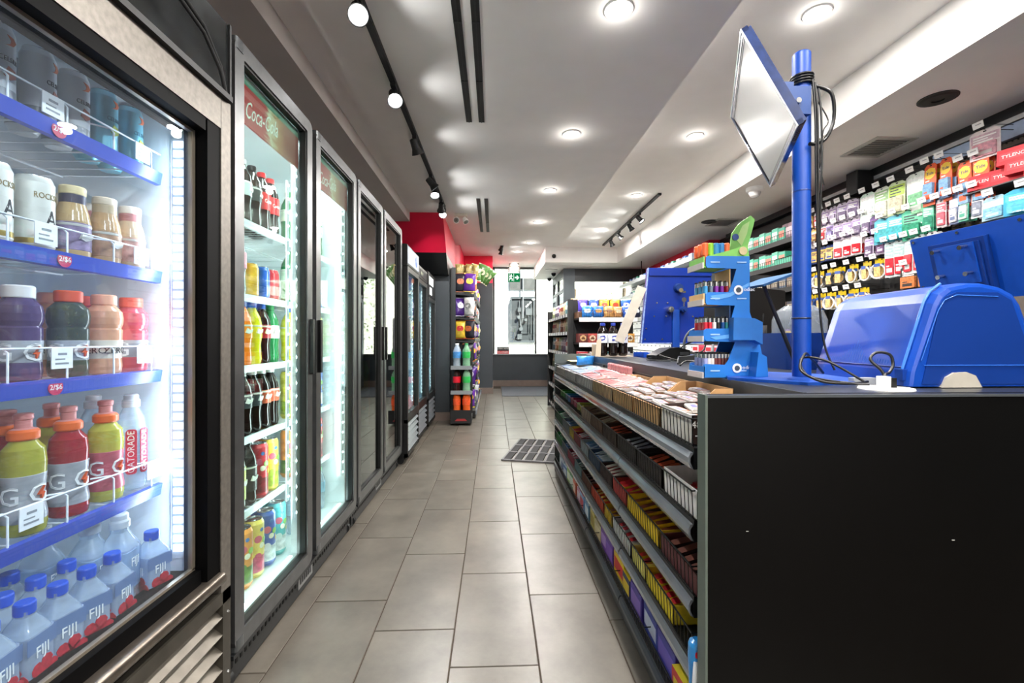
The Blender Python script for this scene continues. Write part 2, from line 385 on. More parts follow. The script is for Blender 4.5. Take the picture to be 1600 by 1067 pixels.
def rail(name, label, y0, y1, x, z, x1=None):
    t = thing(name, label, 'track', (x, y0, z), math.atan2(-(x1-x) if x1 else 0, y1-y0))
    L = y1-y0
    ob('rail', M().box(-.017, .017, 0, L, -.022, 0).box(-.004, .004, .01, L-.01, -.024, -.02), BLACKM, t)
    ob('end_cap', M().box(-.019, .019, L-.02, L+.012, -.025, 0), BLACKM, t)
    ob('end_cap', M().box(-.019, .019, -.012, .02, -.025, 0), BLACKM, t)
    return t
rail('light_track', 'long black lighting track along the ceiling above the coolers', .6, 5.1, -.60, 2.62, -.565)
rail('light_track', 'short black lighting track on the raised ceiling right of the middle', 5.14, 7.97, 1.91, 2.80, 1.95)
rail('light_track', 'small black lighting track by the entrance, near the red wall', 7.8, 8.6, .13, 2.80)
SPOTLENS = emitter('FFFFFF', 14)
def spot(loc, aim, label, group, power, leak=1):
    t = thing('track_spotlight', label, 'spotlight', loc, 0, group)
    ob('adapter', M().box(-.015, .015, -.035, .035, -.02, 0), BLACKM, t)
    ob('stem', M().cyl((0, 0, -.015), (0, 0, -.06), .007, 8), BLACKM, t)
    d = Vector(aim).normalized()
    h = Vector((0, 0, -.065))
    T = Matrix.Translation(h) @ (-d).to_track_quat('Z', 'Y').to_matrix().to_4x4()
    ob('shade', M().lathe([(.012, .05), (.026, .045), (.029, .0), (.030, -.02), (.044, -.055), (.045, -.06), (.041, -.058), (.027, -.02)], 20, 0, T), BLACKM, t)
    ob('lens', M().lathe([(.036, -.048), (.030, -.05)], 18, 0, T), SPOTLENS, t)
    l = bpy.data.lights.new('lamp', 'SPOT'); l.energy = power; l.spot_size = rad(60); l.spot_blend = .5; l.shadow_soft_size = .035
    o = bpy.data.objects.new('lamp', l); COL.objects.link(o); o.parent = t
    o.location = h+d*.062; o.rotation_euler = d.to_track_quat('-Z', 'Y').to_euler()
    l = bpy.data.lights.new('lamp', 'SPOT'); l.energy = LEAK_W; l.spot_size = rad(125); l.spot_blend = 1; l.shadow_soft_size = .02   # added lamp beside the shade, throws a bright streak on the ceiling
    o = bpy.data.objects.new('lamp', l); COL.objects.link(o); o.parent = t
    o.location = (leak*.06, 0, -.13); o.rotation_euler = Vector((leak, .1, .0)).to_track_quat('-Z', 'Y').to_euler()
    return t
G = 'spotlights on the track over the coolers'
for i, (y, a, w) in enumerate(((1.97, (.25, -.6, -.75), 'its bright face turned to the camera'), (2.66, (.25, -.6, -.75), 'glaring toward the aisle'), (3.33, (.25, .5, -.8), 'its dark cone tipped away'),
                            (4.12, (.6, .25, -.7), 'its dark cone pointing over the aisle'), (4.36, (.1, -.45, -.85), 'close behind its neighbour and shining down'), (4.86, (-.1, .75, -.5), 'dark, lighting the red wall'), (5.05, (-.05, -.55, -.8), 'glaring at the red wall end'))):
    spot((-.6+.008*y-.005, y, 2.598), a, 'black track spotlight, %s on the cooler track, %s' % (ORD[i], w), G, SPOT_W)
for i, (y, a) in enumerate(((5.92, (.6, -.3, -.8)), (6.35, (.6, .2, -.8)), (6.93, (.7, -.2, -.8)), (7.42, (.5, .3, -.9)))):
    spot((1.915+.013*(y-5.14), y, 2.778), a, 'black cone spotlight, %s on the short track in the raised ceiling' % ORD[i], 'spotlights on the short track', SPOT_W, -1)
spot((.13, 7.9, 2.778), (-.3, .4, -.9), 'upper of two black spotlights on the small track at the entrance', 'spotlights at the entrance', SPOT_W)
spot((.13, 8.25, 2.778), (-.2, .1, -1), 'lower-looking second black spotlight on the small track at the entrance', 'spotlights at the entrance', SPOT_W)

def slot(y0, y1, label):
    t = thing('slot_diffuser', label, 'vent', (0, y0, 2.62))
    L = y1-y0
    for x in (-.172, -.086):
        ob('slot', M().box(x-.02, x+.02, 0, L, -.004, 0), mat('050506', .6), t)
        ob('vane', M().box(x-.003, x+.003, 0, L, -.007, -.003), BLACKM, t)
        for k in range(1, int(L/.6)+1): ob('joint', M().box(x-.02, x+.02, k*L/(int(L/.6)+1)-.006, k*L/(int(L/.6)+1)+.006, -.0075, -.002), BLACKM, t)
    return t
slot(1.15, 3.13, 'long pair of black air slots in the ceiling, nearer the coolers end of the aisle')
slot(4.84, 6.34, 'short pair of black air slots in the ceiling before the entrance step')

t = thing('emergency_light', 'white twin-head emergency light on the ceiling beside the red wall', 'light', (-.40, 5.45, 2.62))
ob('base', M().rbox(-.075, .075, -.04, .04, -.035, 0, .012), mat('D8CFBE'), t)
for x, a in ((-.045, (-.2, -1, -.35)), (.05, (.45, -.5, -.9))):
    d = Vector(a).normalized(); T = Matrix.Translation((x, -.01, -.075)) @ d.to_track_quat('Z', 'Y').to_matrix().to_4x4()
    h = ob('lamp_head', M().lathe([(.012, -.035), (.022, -.03), (.038, .03), (.038, .036)], 18, 0, T).cyl((x, 0, -.03), (x, -.01, -.07), .01, 8), WHITE, t)
    ob('reflector', M().lathe([(.030, .0365), (.02, .038)], 16, 0, T), mat('A9A59A', .2, .5), h)
    ob('bulb', M().lathe([(.010, .038), (.006, .043)], 10, 0, T), mat('60605C', .2), h)

t = thing('exit_sign', 'green running-man exit sign with a white arrow hung by the front window', 'sign', (.443, 10.1, 2.8))
ob('bracket', M().box(-.095, .095, -.03, .05, -.215, -.06), mat('B6A48E', .5), t)
ob('mount', M().box(-.11, .11, -.05, .05, -.06, 0).box(-.13, -.1, -.03, .03, -.2, -.08).box(.1, .13, -.03, .03, -.2, -.08), mat('38322D', .5), t)
f = ob('sign_face', M().rbox(-.137, .137, -.025, .03, -.41, -.218, .006, 'y'), emitter('0F8A4C', .35), t)
mw = emitter('EFFFF4', .8)
ob('arrow', M().prism([(.02, -.33), (.075, -.33), (.055, -.355), (.075, -.365), (.118, -.316), (.075, -.267), (.055, -.277), (.075, -.302), (.02, -.302)], -.0275, -.0245, 'y'), mw, f)
ob('running_man', M().box(-.112, -.102, -.0275, -.0245, -.4, -.23).lathe([(.012, -.002), (.012, .002)], 12, 0, Matrix.Translation((-.062, -.026, -.25)) @ Matrix.Rotation(pi/2, 4, 'X'))
   .prism([(-.08, -.27), (-.05, -.265), (-.03, -.29), (-.04, -.295), (-.052, -.283), (-.055, -.32), (-.03, -.345), (-.035, -.39), (-.047, -.39), (-.045, -.352), (-.068, -.335), (-.085, -.36), (-.105, -.36), (-.103, -.35), (-.09, -.348), (-.075, -.315), (-.075, -.285), (-.09, -.3), (-.098, -.295)], -.0275, -.0245, 'y'), mw, f)
ob('divider', M().box(-.006, .0, -.0275, -.0245, -.4, -.228), mw, f)

for i, (x, y) in enumerate(((2.585, 2.53), (2.575, 5.30))):
    t = thing('ceiling_speaker', ('black round ceiling speaker under the bulkhead beside the tall blue pole', 'black round ceiling speaker under the bulkhead above the teal boxes')[i], 'speaker', (x, y, 2.52))
    ob('grille', M().lathe([(.085, 0), (.085, -.006), (.07, -.012), (.03, -.012), (.028, -.005)], 24), mat('141414', .7, 0, .3, 300), t)
    ob('rim', M().lathe([(.094, 0), (.094, -.005), (.086, -.006), (.085, 0)], 24), BLACKM, t)
for i, (x, y) in enumerate(((2.80, 3.19), (2.76, 5.33))):
    t = thing('ceiling_vent', ('grey square air vent under the bulkhead over the hanging goods', 'grey square air vent behind the round speaker far along the bulkhead')[i], 'vent', (x, y, 2.52))
    ob('frame', M().box(-.15, .15, -.17, -.14, -.008, 0).box(-.15, .15, .14, .17, -.008, 0).box(-.15, -.12, -.14, .14, -.008, 0).box(.12, .15, -.14, .14, -.008, 0), mat('B5B2AD', .5), t)
    ob('backing', M().box(-.12, .12, -.14, .14, -.002, 0), mat('3A3835', .7), t)
    for k in range(9): ob('slat', M().box(-.12, .12, -.136+k*.031, -.124+k*.031, -.007, -.002), mat('8E8B86', .5), t)
t = thing('dome_camera', 'white dome security camera under the bulkhead edge', 'camera', (2.42, 4.10, 2.52))
ob('base', M().lathe([(.075, 0), (.072, -.03), (.055, -.04)], 22), WHITE, t)
ob('dome', M().lathe([(.052, -.038), (.05, -.055), (.038, -.078), (.018, -.09), (.002, -.092)], 20), mat('D8D8D6', .15), t)
t = thing('wall_speaker', 'small black box speaker at the top of the wall of hanging goods', 'speaker', (3.06, 3.66, 2.52))
ob('cabinet', M().rbox(-.075, .075, -.06, .06, -.20, -.01, .012), BLACKM, t)
ob('mount', M().box(-.02, .02, -.02, .02, -.012, 0), BLACKM, t)
t = thing('dome_camera', 'small black dome camera on the face of the cross bulkhead', 'camera', (1.10, 8.25, 2.635))
ob('dome', M().lathe([(.04, 0), (.036, .02), (.02, .036), (.002, .04)], 16, 0, Matrix.Rotation(pi/2, 4, 'X')), mat('0B0B0B', .1), t)
for x, y, z, l in ((1.27, 9.6, 2.52, 'small black dome camera under the ceiling by the glazed door screen'), (1.28, 10.4, 2.52, 'tiny black dome camera furthest along the entrance ceiling')):
    t = thing('dome_camera', l, 'camera', (x, y, z)); ob('dome', M().lathe([(.05, 0), (.05, -.03), (.035, -.06), (.002, -.075)], 14), mat('0B0B0B', .1), t)
t = thing('ceiling_vent', 'thin grey slot vent under the entrance bulkhead', 'vent', (1.16, 9.1, 2.52)); ob('frame', M().box(-.12, .12, -.03, .03, -.006, 0), mat('8A8784', .5), t)
tag(ob('cable', M().tube(smoothpath([(2.66, 8.05, 2.52), (2.66, 8.05, 2.35), (2.68, 8.03, 2.27), (2.8, 8.0, 2.2)]), .008), BLACKM), 'black cable drooping from the bulkhead above the white drawer wall', 'cable')
# ------------------------------------------------------------------ drinks: shapes
def bottle(name, prof, body, cap=None, lab=None, txt=None, sq=0, seg=18, capname='cap', stripe=None):
    """prof [(r,z)]; cap (mat, [(r,z)]); lab (mat, z0, z1, r); txt list of (string, size, mat, z, r, sx)"""
    def build():
        t = thing(name, 'x', 'bottle')
        b = M(); b.lathe([(.0005, .002)]+prof+[(.0005, prof[-1][1])], seg, 0, None, None, sq); ob('body', b, body, t)
        if cap: ob(capname, M().lathe(cap[1]+[(.0005, cap[1][-1][1])], 16), cap[0], t)
        if lab:
            lb = ob('label', M().lathe([(lab[3]-.0006, lab[1]), (lab[3], lab[1]+.001), (lab[3], lab[2]-.001), (lab[3]-.0006, lab[2])], seg, 0, None, None, sq), lab[0], t)
            if stripe:
                z, r = stripe[0], lab[3]
                ob('label_mark', M().prism([(-.016, z-.006), (-.004, z-.010), (.012, z-.004), (.016, z+.008), (.002, z+.004), (-.010, z+.011)], -r-.0012, -r+.006, 'y'), mat('DAD8D2', .4), lb)
                ob('label_band', M().lathe([(r, lab[2]-.009), (r+.0006, lab[2]-.008), (r+.0006, lab[2]-.004), (r, lab[2]-.003)], seg), mat('C9C7C0', .4), lb)
            for s, sz, m, z, r, sx in (txt or []):
                if sq: text(s, sz, m, lb, (0, -r, z), sx=sx)
                else: text(s, sz, m, lb, (0, 0, z), r=r, sx=sx)
        return t
    return build
def can(name, R, Hh, skin, txt=None, band=None):
    def build():
        t = thing(name, 'x', 'can')
        b = ob('body', M().lathe([(R*.78, 0), (R*.82, .003), (R, .012), (R, Hh-.014), (R*.86, Hh-.003), (R*.84, Hh), (R*.80, Hh-.004), (.001, Hh-.004)], 20), skin, t)
        ob('lid', M().lathe([(R*.84, Hh-.003), (R*.84, Hh+.001), (R*.78, Hh+.001), (R*.76, Hh-.003), (.001, Hh-.0032)], 18), CHROME, t)
        ob('pull_tab', M().rbox(-.008, .008, -.014, .008, Hh-.003, Hh-.001, .006), CHROME, t)
        for z0, z1, m in (band or []): ob('band', M().lathe([(R*1.002, z0), (R*1.006, z0+.001), (R*1.006, z1-.001), (R*1.002, z1)], 20), m, b)
        for s, sz, m, z, sx in (txt or []): text(s, sz, m, b, (0, 0, z), r=R*1.008, sx=sx)
        return t
    return build
SODA = [(.020, 0), (.029, .006), (.0325, .022), (.031, .04), (.0295, .07), (.032, .095), (.0325, .15), (.029, .172), (.020, .192), (.0135, .205), (.0135, .214)]
SODACAP = [(.0145, .209), (.0155, .211), (.0155, .226), (.014, .228)]
GAT = [(.024, 0), (.034, .005), (.0365, .02), (.0345, .05), (.0365, .085), (.0365, .112), (.034, .116), (.0375, .126), (.0385, .142), (.036, .158), (.026, .170), (.0225, .174), (.0225, .178)]
GATCAP = [(.0245, .174), (.0255, .176), (.0255, .197), (.0235, .2)]
SPO = [(.024, 0), (.034, .005), (.0365, .02), (.036, .04), (.031, .075), (.035, .125), (.036, .15), (.033, .178), (.022, .193), (.018, .2)]
SPOCAP = [(.0235, .197), (.0255, .2), (.0255, .214), (.021, .219), (.0135, .222), (.0135, .238), (.0155, .24), (.0155, .25), (.012, .252)]
COF = [(.025, 0), (.031, .004), (.0325, .015), (.0325, .085), (.029, .108), (.0225, .132), (.0215, .15), (.023, .153)]
COFCAP = [(.0235, .148), (.0245, .15), (.0245, .165), (.0225, .168)]
FIJ = [(.026, 0), (.029, .004), (.030, .012), (.0295, .06), (.030, .062), (.030, .145), (.027, .152), (.0135, .176), (.0135, .188)]
FIJCAP = [(.0155, .18), (.0165, .182), (.0165, .2), (.015, .203)]
SMART = [(.022, 0), (.031, .005), (.033, .02), (.033, .16), (.03, .19), (.016, .222), (.016, .228)]
SMARTCAP = [(.019, .222), (.020, .224), (.020, .24), (.0165, .244), (.0165, .254), (.013, .257)]
WATER = pane('DCEBF6', 1.34, .03, .03, key='water')
WATERC = mat('DCE8F2', .06, 0, .1, 50, trans=.68, coat=.6)
GREYP2 = mat('B9BCC2', .25, 0, .25, 25, trans=.2)      # silvery film label
def gat(c, cap, lab, g='G', gm=None, sport=False, z=None):
    pr, cp = (SPO, SPOCAP) if sport else (GAT, GATCAP)
    lz = (.03, .148) if sport else (.02, .108)
    r = .0372
    body = list(pr)
    gm = gm or WHITE
    def build():
        t = thing('sports_drink_bottle', 'x', 'bottle')
        ob('body', M().lathe([(.0005, .002)]+body+[(.0005, body[-1][1])], 18), c, t)
        cpart = ob('cap', M().lathe((cp[:4] if sport else cp)+[(.0005, (cp[3] if sport else cp[-1])[1])], 18), cap, t)
        if sport: ob('spout', M().lathe(cp[3:]+[(.0005, cp[-1][1])], 14), mat('E2948E', .35, 0, .1, trans=.2), t)
        pl = [(rr+.0008, zz) for rr, zz in pr if lz[0] < zz < lz[1]]
        lb = ob('label', M().lathe([(pl[0][0]-.0007, pl[0][1]-.01)]+[(pl[0][0], pl[0][1]-.009)]+pl+[(pl[-1][0]-.0005, pl[-1][1]+.001)], 18), lab, t)
        rr = .0365 if sport else .0372
        text(g, .052 if len(g) == 1 else .022, gm, lb, (0, 0, .085 if sport else .06), r=rr)
        text(g, .052 if len(g) == 1 else .022, gm, lb, (0, 0, .085 if sport else .06), r=rr).rotation_euler = (0, 0, rad(-75))
        if len(g) == 1:
            ob('bolt_mark', M().prism([(.004, -.012), (.010, .002), (.005, .002), (.010, .014), (-.002, -.002), (.003, -.002)], -rr-.0018, -rr+.004, 'y', 0, False, Matrix.Translation((0, 0, .085 if sport else .06))), mat('E2581E'), lb)
        return t
    return build
def soda(liq, cap, lab, s=None, sm=WHITE, lz=(.098, .148)):
    return bottle('soda_bottle', SODA, liq, (cap, SODACAP), (lab, lz[0], lz[1], .0336), [(s, .02, sm, sum(lz)/2, .0340, .75)] if s else None, stripe=None if s else (sum(lz)/2, sm))
def fiji():
    t = thing('water_bottle', 'x', 'bottle')
    ob('body', M().lathe([(.0005, .002)]+FIJ+[(.0005, .188)], 24, 0, None, None, .9), WATERC, t)
    ob('cap', M().lathe(FIJCAP+[(.0005, .203)], 18), mat('1C50C4', .35), t)
    lb = ob('label', M().rbox(-.0308, .0308, -.0308, .0308, .066, .144, .009), mat('C9D6EA', .2, 0, .2, 40, trans=.55, key='waterlabel'), t)
    ob('band', M().box(-.031, .031, -.0312, -.0305, .112, .142), mat('8FA8D2', .3, trans=.5), lb)
    for rz in (0, pi/2, -pi/2):
        e = text('FIJI', .030, WHITE, lb, (0.031*sin(rz), -.0316*cos(rz), .108), (pi/2, 0, rz), sx=.8)
        fl = M()
        for k in range(5):
            a = 2*pi*k/5+.3; q = Matrix.Translation((.004, 0, .066)) @ Matrix.Rotation(a, 4, 'Y')
            fl.prism([(-.003, 0), (.003, 0), (.011, .012), (.012, .022), (.005, .029), (-.005, .029), (-.012, .022), (-.011, .012)], -.0318, -.0312, 'y', 0, False, q)
        f = ob('flower', fl, mat('C2273A', .4, 0, .25, 120), lb, None, (0, 0, rz))
    return t
def stock(key, builder, pts, phrase, cat, group, rz=pi/2, tilt=0):
    for i, p in enumerate(pts):
        place(key, builder, p, (0, 0, rz+random.uniform(-.35, .35)), '%s%s' % (phrase, '' if len(pts) == 1 else ', %s along' % ORD[i] if i < 20 else ''), cat, group)

# ------------------------------------------------------------------ cooler builders
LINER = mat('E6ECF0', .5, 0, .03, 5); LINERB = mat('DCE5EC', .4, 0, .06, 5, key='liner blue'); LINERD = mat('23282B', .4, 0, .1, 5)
WIRE = mat('E9EEF2', .35); LED = emitter('F2FBFF', 9); LEDB = emitter('DDEBFF', 4)
BRUSH = mat('6B6C6D', .34, .85, .12, 20, key='brushed frame'); GASKET = mat('050607', .5)
BLUERAIL = mat('3A55C0', .3, 0, .12, 8, trans=.12)
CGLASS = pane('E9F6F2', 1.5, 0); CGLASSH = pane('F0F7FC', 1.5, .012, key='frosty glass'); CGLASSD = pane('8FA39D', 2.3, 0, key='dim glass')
def case(t, x0, x1, y0, y1, z0, z1, liner, shell=BLACKM, th=.035, part='cabinet'):
    """open-fronted insulated box: outer shell and liner, front toward +x"""
    m = M(); m.box(x0, x1, y0, y0+th, z0, z1).box(x0, x1, y1-th, y1, z0, z1).box(x0, x1, y0+th, y1-th, z1-th, z1).box(x0, x1, y0+th, y1-th, z0, z0+th).box(x0, x0+th, y0+th, y1-th, z0+th, z1-th)
    ob(part, m, shell, t)
    e = .004; a, b, c, d, g, h = x0+th, x1-.004, y0+th, y1-th, z0+th, z1-th
    ob('liner', M().box(a, a+e, c, d, g, h).box(a, b, c, c+e, g, h).box(a, b, d-e, d, g, h).box(a, b, c, d, h-e, h).box(a, b, c, d, g, g+e), liner, t)
def wireshelf(t, x0, x1, y0, y1, z, n=14, m=WIRE):
    w = M()
    for k in range(n): y = y0+(y1-y0)*k/(n-1); w.cyl((x0, y, z-.003), (x1, y, z-.003), .0022, 5)
    w.cyl((x0, y0, z-.007), (x0, y1, z-.007), .003, 6).cyl((x1, y0, z-.007), (x1, y1, z-.007), .003, 6).cyl(((x0+x1)/2, y0, z-.007), ((x0+x1)/2, y1, z-.007), .003, 6)
    return ob('wire_shelf', w, m, t)
def ledstrip(t, x, y, z0, z1, n, m=LED, name='led_strip', sz=.004):
    s = ob(name, M().box(x-.009, x-.002, y-.010, y+.010, z0-.02, z1+.02), LINER, t)
    b = M()
    for k in range(n): z = z0+(z1-z0)*k/(n-1); b.box(x-.003, x+.002, y-sz, y+sz, z-sz, z+sz)
    ob('leds', b, m, s); return s

# ================================================================== cooler 1: single tall cooler with water, sports drinks and cans
c1 = thing('drinks_cooler', 'tall black cooler of water and sports drinks with blue shelf rails and frosty glass', 'cooler', (0, 0, 0))
case(c1, -1.55, -.87, .22, 1.40, .37, 1.83, LINERB)
ob('base_cabinet', M().box(-1.55, -.86, .22, 1.40, .03, .37), BLACKM, c1)
FR1 = mat('6F6A63', .42, .5, .2, 60, bump=.07, key='worn metal frame')
BLKG = mat('030304', .6, 0, .06, 31); BLKG.node_tree.nodes['Principled BSDF'].inputs['Specular IOR Level'].default_value = .08
fr = ob('front_frame', M().box(-.86, -.80, .22, 1.355, 1.736, 1.83).box(-.86, -.80, 1.357, 1.404, .37, 1.83), FR1, c1)
ob('jamb', M().box(-.858, -.803, 1.298, 1.356, .40, 1.735).box(-.90, -.803, .22, 1.29, 1.70, 1.735).box(-.90, -.815, .22, 1.29, .38, .475).box(-.90, -.803, .22, .28, .475, 1.70), BLKG, c1)
hd = ob('header_panel', M().box(-1.55, -.80, .22, 1.385, 1.84, 2.06).box(-.80, -.785, .22, 1.39, 1.828, 1.845).box(-.80, -.79, 1.383, 1.392, 1.84, 2.06), BLACKM, c1)
ob('sign_film', M().box(-.80, -.796, .23, 1.383, 1.846, 2.058), mat('1E2021', .12, 0, .5, 14), hd)
for k in (0, .03):
    ob('curved_stripe', M().tube([(-.796, y, z) for y, z in ((.30, 2.02+k), (.8, 2.015+k*.8), (1.1, 2.0+k*.6), (1.27, 1.96+k*.6), (1.345, 1.90+k*.4), (1.37, 1.85))], .006, 6), mat('060607', .85), hd)
dr = ob('glass_door', M().box(-.846, -.834, .30, 1.294, 1.692, 1.706).box(-.846, -.834, 1.282, 1.294, .478, 1.692).box(-.846, -.834, .30, 1.294, .470, .482), mat('A79C8C', .3, .7), c1)
ob('pane', M().box(-.842, -.838, .30, 1.284, .482, 1.694), CGLASSH, dr)
ob('door_gasket', M().box(-.858, -.847, 1.284, 1.300, .47, 1.70), mat('0C1B2C', .5), dr)
ob('sill_rail', M().rbox(-.83, -.782, .22, 1.352, .405, .437, .012, 'y'), mat('6F675E', .3, .8, .2, 30), c1)
ob('lower_panel', M().box(-.86, -.80, .22, 1.404, .335, .372).box(-.86, -.80, 1.365, 1.404, .05, .37).box(-.86, -.80, .22, 1.404, .03, .06).box(-.86, -.80, .22, .30, .06, .34), mat('4A463F', .4, .6, .2, 20, key='lower panel'), c1)
for k in range(5):
    z = .085+k*.052
    ob('slat', M().prism([(-.855, z+.034), (-.845, z+.038), (-.80, z+.004), (-.806, z-.004)], .30, 1.366, 'y'), mat('5A554D', .4, .6, .2, 20), c1)
for z in (.30, .12): ob('screw', M().lathe([(.005, 0), (.004, .003)], 8, 0, Matrix.Translation((-.80, 1.39, z)) @ Matrix.Rotation(pi/2, 4, 'Y')), CHROME, c1)
ob('inner_wall', M().box(-1.50, -.862, 1.322, 1.364, .42, 1.78), LINERB, c1)
ls1 = ob('led_strip', M().box(-.912, -.872, 1.312, 1.321, .50, 1.70), LINERB, c1)
lm = M()
for k in range(44): lm.box(-.905, -.879, 1.3095, 1.3125, .52+.0265*k, .538+.0265*k)
ob('leds', lm, emitter('DDEBFF', 2.2), ls1)
SH1 = (1.582, 1.306, 1.030, .712)
CARDT = mat('F2F3F5', .5)
for i, z in enumerate(SH1):
    s = wireshelf(c1, -1.48, -.95, .27, 1.32, z, 20)
    ob('price_rail', M().prism([(-.95, z-.032), (-.938, z-.030), (-.932, z+.002), (-.944, z+.004)], .24, 1.308, 'y'), BLUERAIL, c1)
    w = M(); hgt = (.055, .055, .07, .07)[i]
    w.tube([(-.94, .24, z+hgt), (-.94, 1.31, z+hgt)], .0022, 6)
    for k in range(9):
        y = .30+k*.122
        w.tube([(-.94, y, z), (-.94, y, z+hgt-.008), (-.944, y-.005, z+hgt), (-.97, y-.03, z+hgt)], .0022, 5)
    ob('wire_fence', w, WIRE, c1)
    for y in ((1.0, 1.245), (.985, 1.24), (1.02, 1.25), (.955, 1.285))[i]:
        cd = ob('price_card', M().box(-.9385, -.9365, y-.026, y+.022, z+hgt-.045, z+hgt), CARDT, c1)
        ob('print', M().box(-.9366, -.936, y-.018, y+.012, z+hgt-.036, z+hgt-.032).box(-.9366, -.936, y-.018, y+.004, z+hgt-.026, z+hgt-.023).box(-.9366, -.936, y-.012, y+.008, z+hgt-.016, z+hgt-.011), mat('8B8F96'), cd)
    if i < 3:
        y = (1.008, 1.02, 1.00)[i]
        st = ob('offer_sticker', M().lathe([(.0165, 0), (.0165, .0015), (.001, .0016)], 20, 0, Matrix.Translation((-.935, y, z-.014)) @ Matrix.Rotation(pi/2, 4, 'Y')), mat('C9305A', .4), c1)
        text("2/$6", .0155, WHITE, st, (-.933, y, z-.014), (pi/2, 0, pi/2))
area_light('lamp', c1, (-.885, .80, 1.72), .9, 20*LED1_W, (.92, .965, 1), (rad(30), 0, pi/2), 'RECTANGLE', .02)
area_light('lamp', c1, (-.90, 1.300, 1.10), 1.15, 3*LED1_W, (.92, .965, 1), (rad(90), rad(0), rad(155)), 'RECTANGLE', .03).rotation_euler = (Vector((-.75, -.66, 0))).to_track_quat('-Z', 'X').to_euler()
area_light('lamp', c1, (-.885, .27, 1.10), 1.15, 9*LED1_W, (.92, .965, 1), shape='RECTANGLE', sy=.03).rotation_euler = (Vector((-.6, .8, 0))).to_track_quat('-Z', 'X').to_euler()
# top shelf: slim white energy cans, teal cans behind them
INKN = mat('2B3138'); ORNG = mat('D96A3C')
def celsius(skin, ink):
    def b():
        t = can('energy_can', .029, .157, skin, [('CELSIUS', .014, ink, .088, .75)], [(.012, .03, mat('8A9096', .3, .5))] if ink is INKN else None)()
        bd = kids(t)[0] if False else t.children[0]
        ob('swirl_mark', M().prism([(-.008, .115), (.006, .118), (.011, .126), (.006, .134), (-.006, .136), (.002, .128), (.0, .12)], -.0297, -.026, 'y'), ORNG, bd)
        ob('fruit_mark', M().prism([(-.011, .055), (.0, .048), (.011, .055), (.009, .07), (-.004, .075)], -.0297, -.0255, 'y'), mat('C97A6A') if ink is INKN else mat('B8C94A'), bd)
        return t
    return b
Z = SH1[0]
CW = mat('CDD2D6', .35, .15, .05, 20); CT = mat('6FB7CC', .3, .4, .15, 30)
stock('celw', celsius(CW, INKN), [(-.985, y, Z) for y in (.845, .93, 1.015, 1.097)], 'slim white energy can in front on the top blue-railed shelf', 'can', 'white energy cans on the top cooler shelf')
stock('celt', celsius(CT, mat('2F6F86')), [(-.985, y, Z) for y in (1.178, 1.26)], 'slim teal energy can in front on the top blue-railed shelf', 'can', 'teal energy cans on the top cooler shelf')
stock('celw', None, [(-1.06, y, Z) for y in (.89, .975, 1.06, 1.14)], 'white energy can behind on the top blue-railed shelf', 'can', 'white energy cans in the second row')
stock('celt', None, [(-1.06, y, Z) for y in (1.22, 1.29)], 'teal energy can behind on the top blue-railed shelf', 'can', 'teal energy cans in the second row')
# second shelf: tall white cans, coffee bottles
Z = SH1[1]
RS = can('energy_can', .033, .160, mat('E6E4DA', .35, .2, .08, 15), [('ROCKSTAR', .018, mat('8A7437'), .118, .7), ('A', .05, INK, .07, .8)], [(.015, .026, mat('B89B4A', .3, .6))])
stock('rock', RS, [(-.99, y, Z) for y in (.835, .925, 1.012)], 'tall white can with gold lettering on the second blue-railed shelf', 'can', 'white cans on the second cooler shelf')
for key, liq, cap, lab, y, d in (('cofa', mat('C9A878', .15), mat('E3CE9A'), mat('8E7B9C', .4, 0, .4, 60), 1.095, 'glass bottle of tan coffee with a dark neck sleeve'),
                                 ('cofb', mat('C7A27A', .15), mat('D8C7B0'), mat('B08A6E', .4, 0, .4, 60), 1.182, 'glass bottle of milky coffee with a brown label'),
                                 ('cofc', mat('CDB497', .15), mat('E8DFD4'), mat('C49A92', .4, 0, .4, 60), 1.262, 'glass bottle of pale coffee with a pink neck sleeve')):
    def bb(liq=liq, cap=cap, lab=lab, key=key):
        t = bottle('coffee_bottle', COF, liq, (cap, COFCAP), (lab, .018, .082, .0332), None, stripe=(.05, WHITE))()
        ob('neck_sleeve', M().lathe([(.0225, .126), (.0238, .128), (.0238, .147), (.0232, .149)], 18), mat({'cofa': '33304A', 'cofb': 'BFA98A', 'cofc': 'C08080'}[key], .35), t)
        return t
    place(key, bb, (-.985, y, Z), (0, 0, pi/2), d+' on the second blue-railed shelf', 'bottle', 'coffee bottles on the second cooler shelf')
    place(key, bb, (-1.065, y-.02, Z), (0, 0, pi/2), d+', standing behind on the second shelf', 'bottle', 'coffee bottles on the second cooler shelf')
stock('rock', None, [(-1.07, y, Z) for y in (.88, .965)], 'tall white can standing behind in the second blue-railed shelf', 'can', 'white cans standing behind')
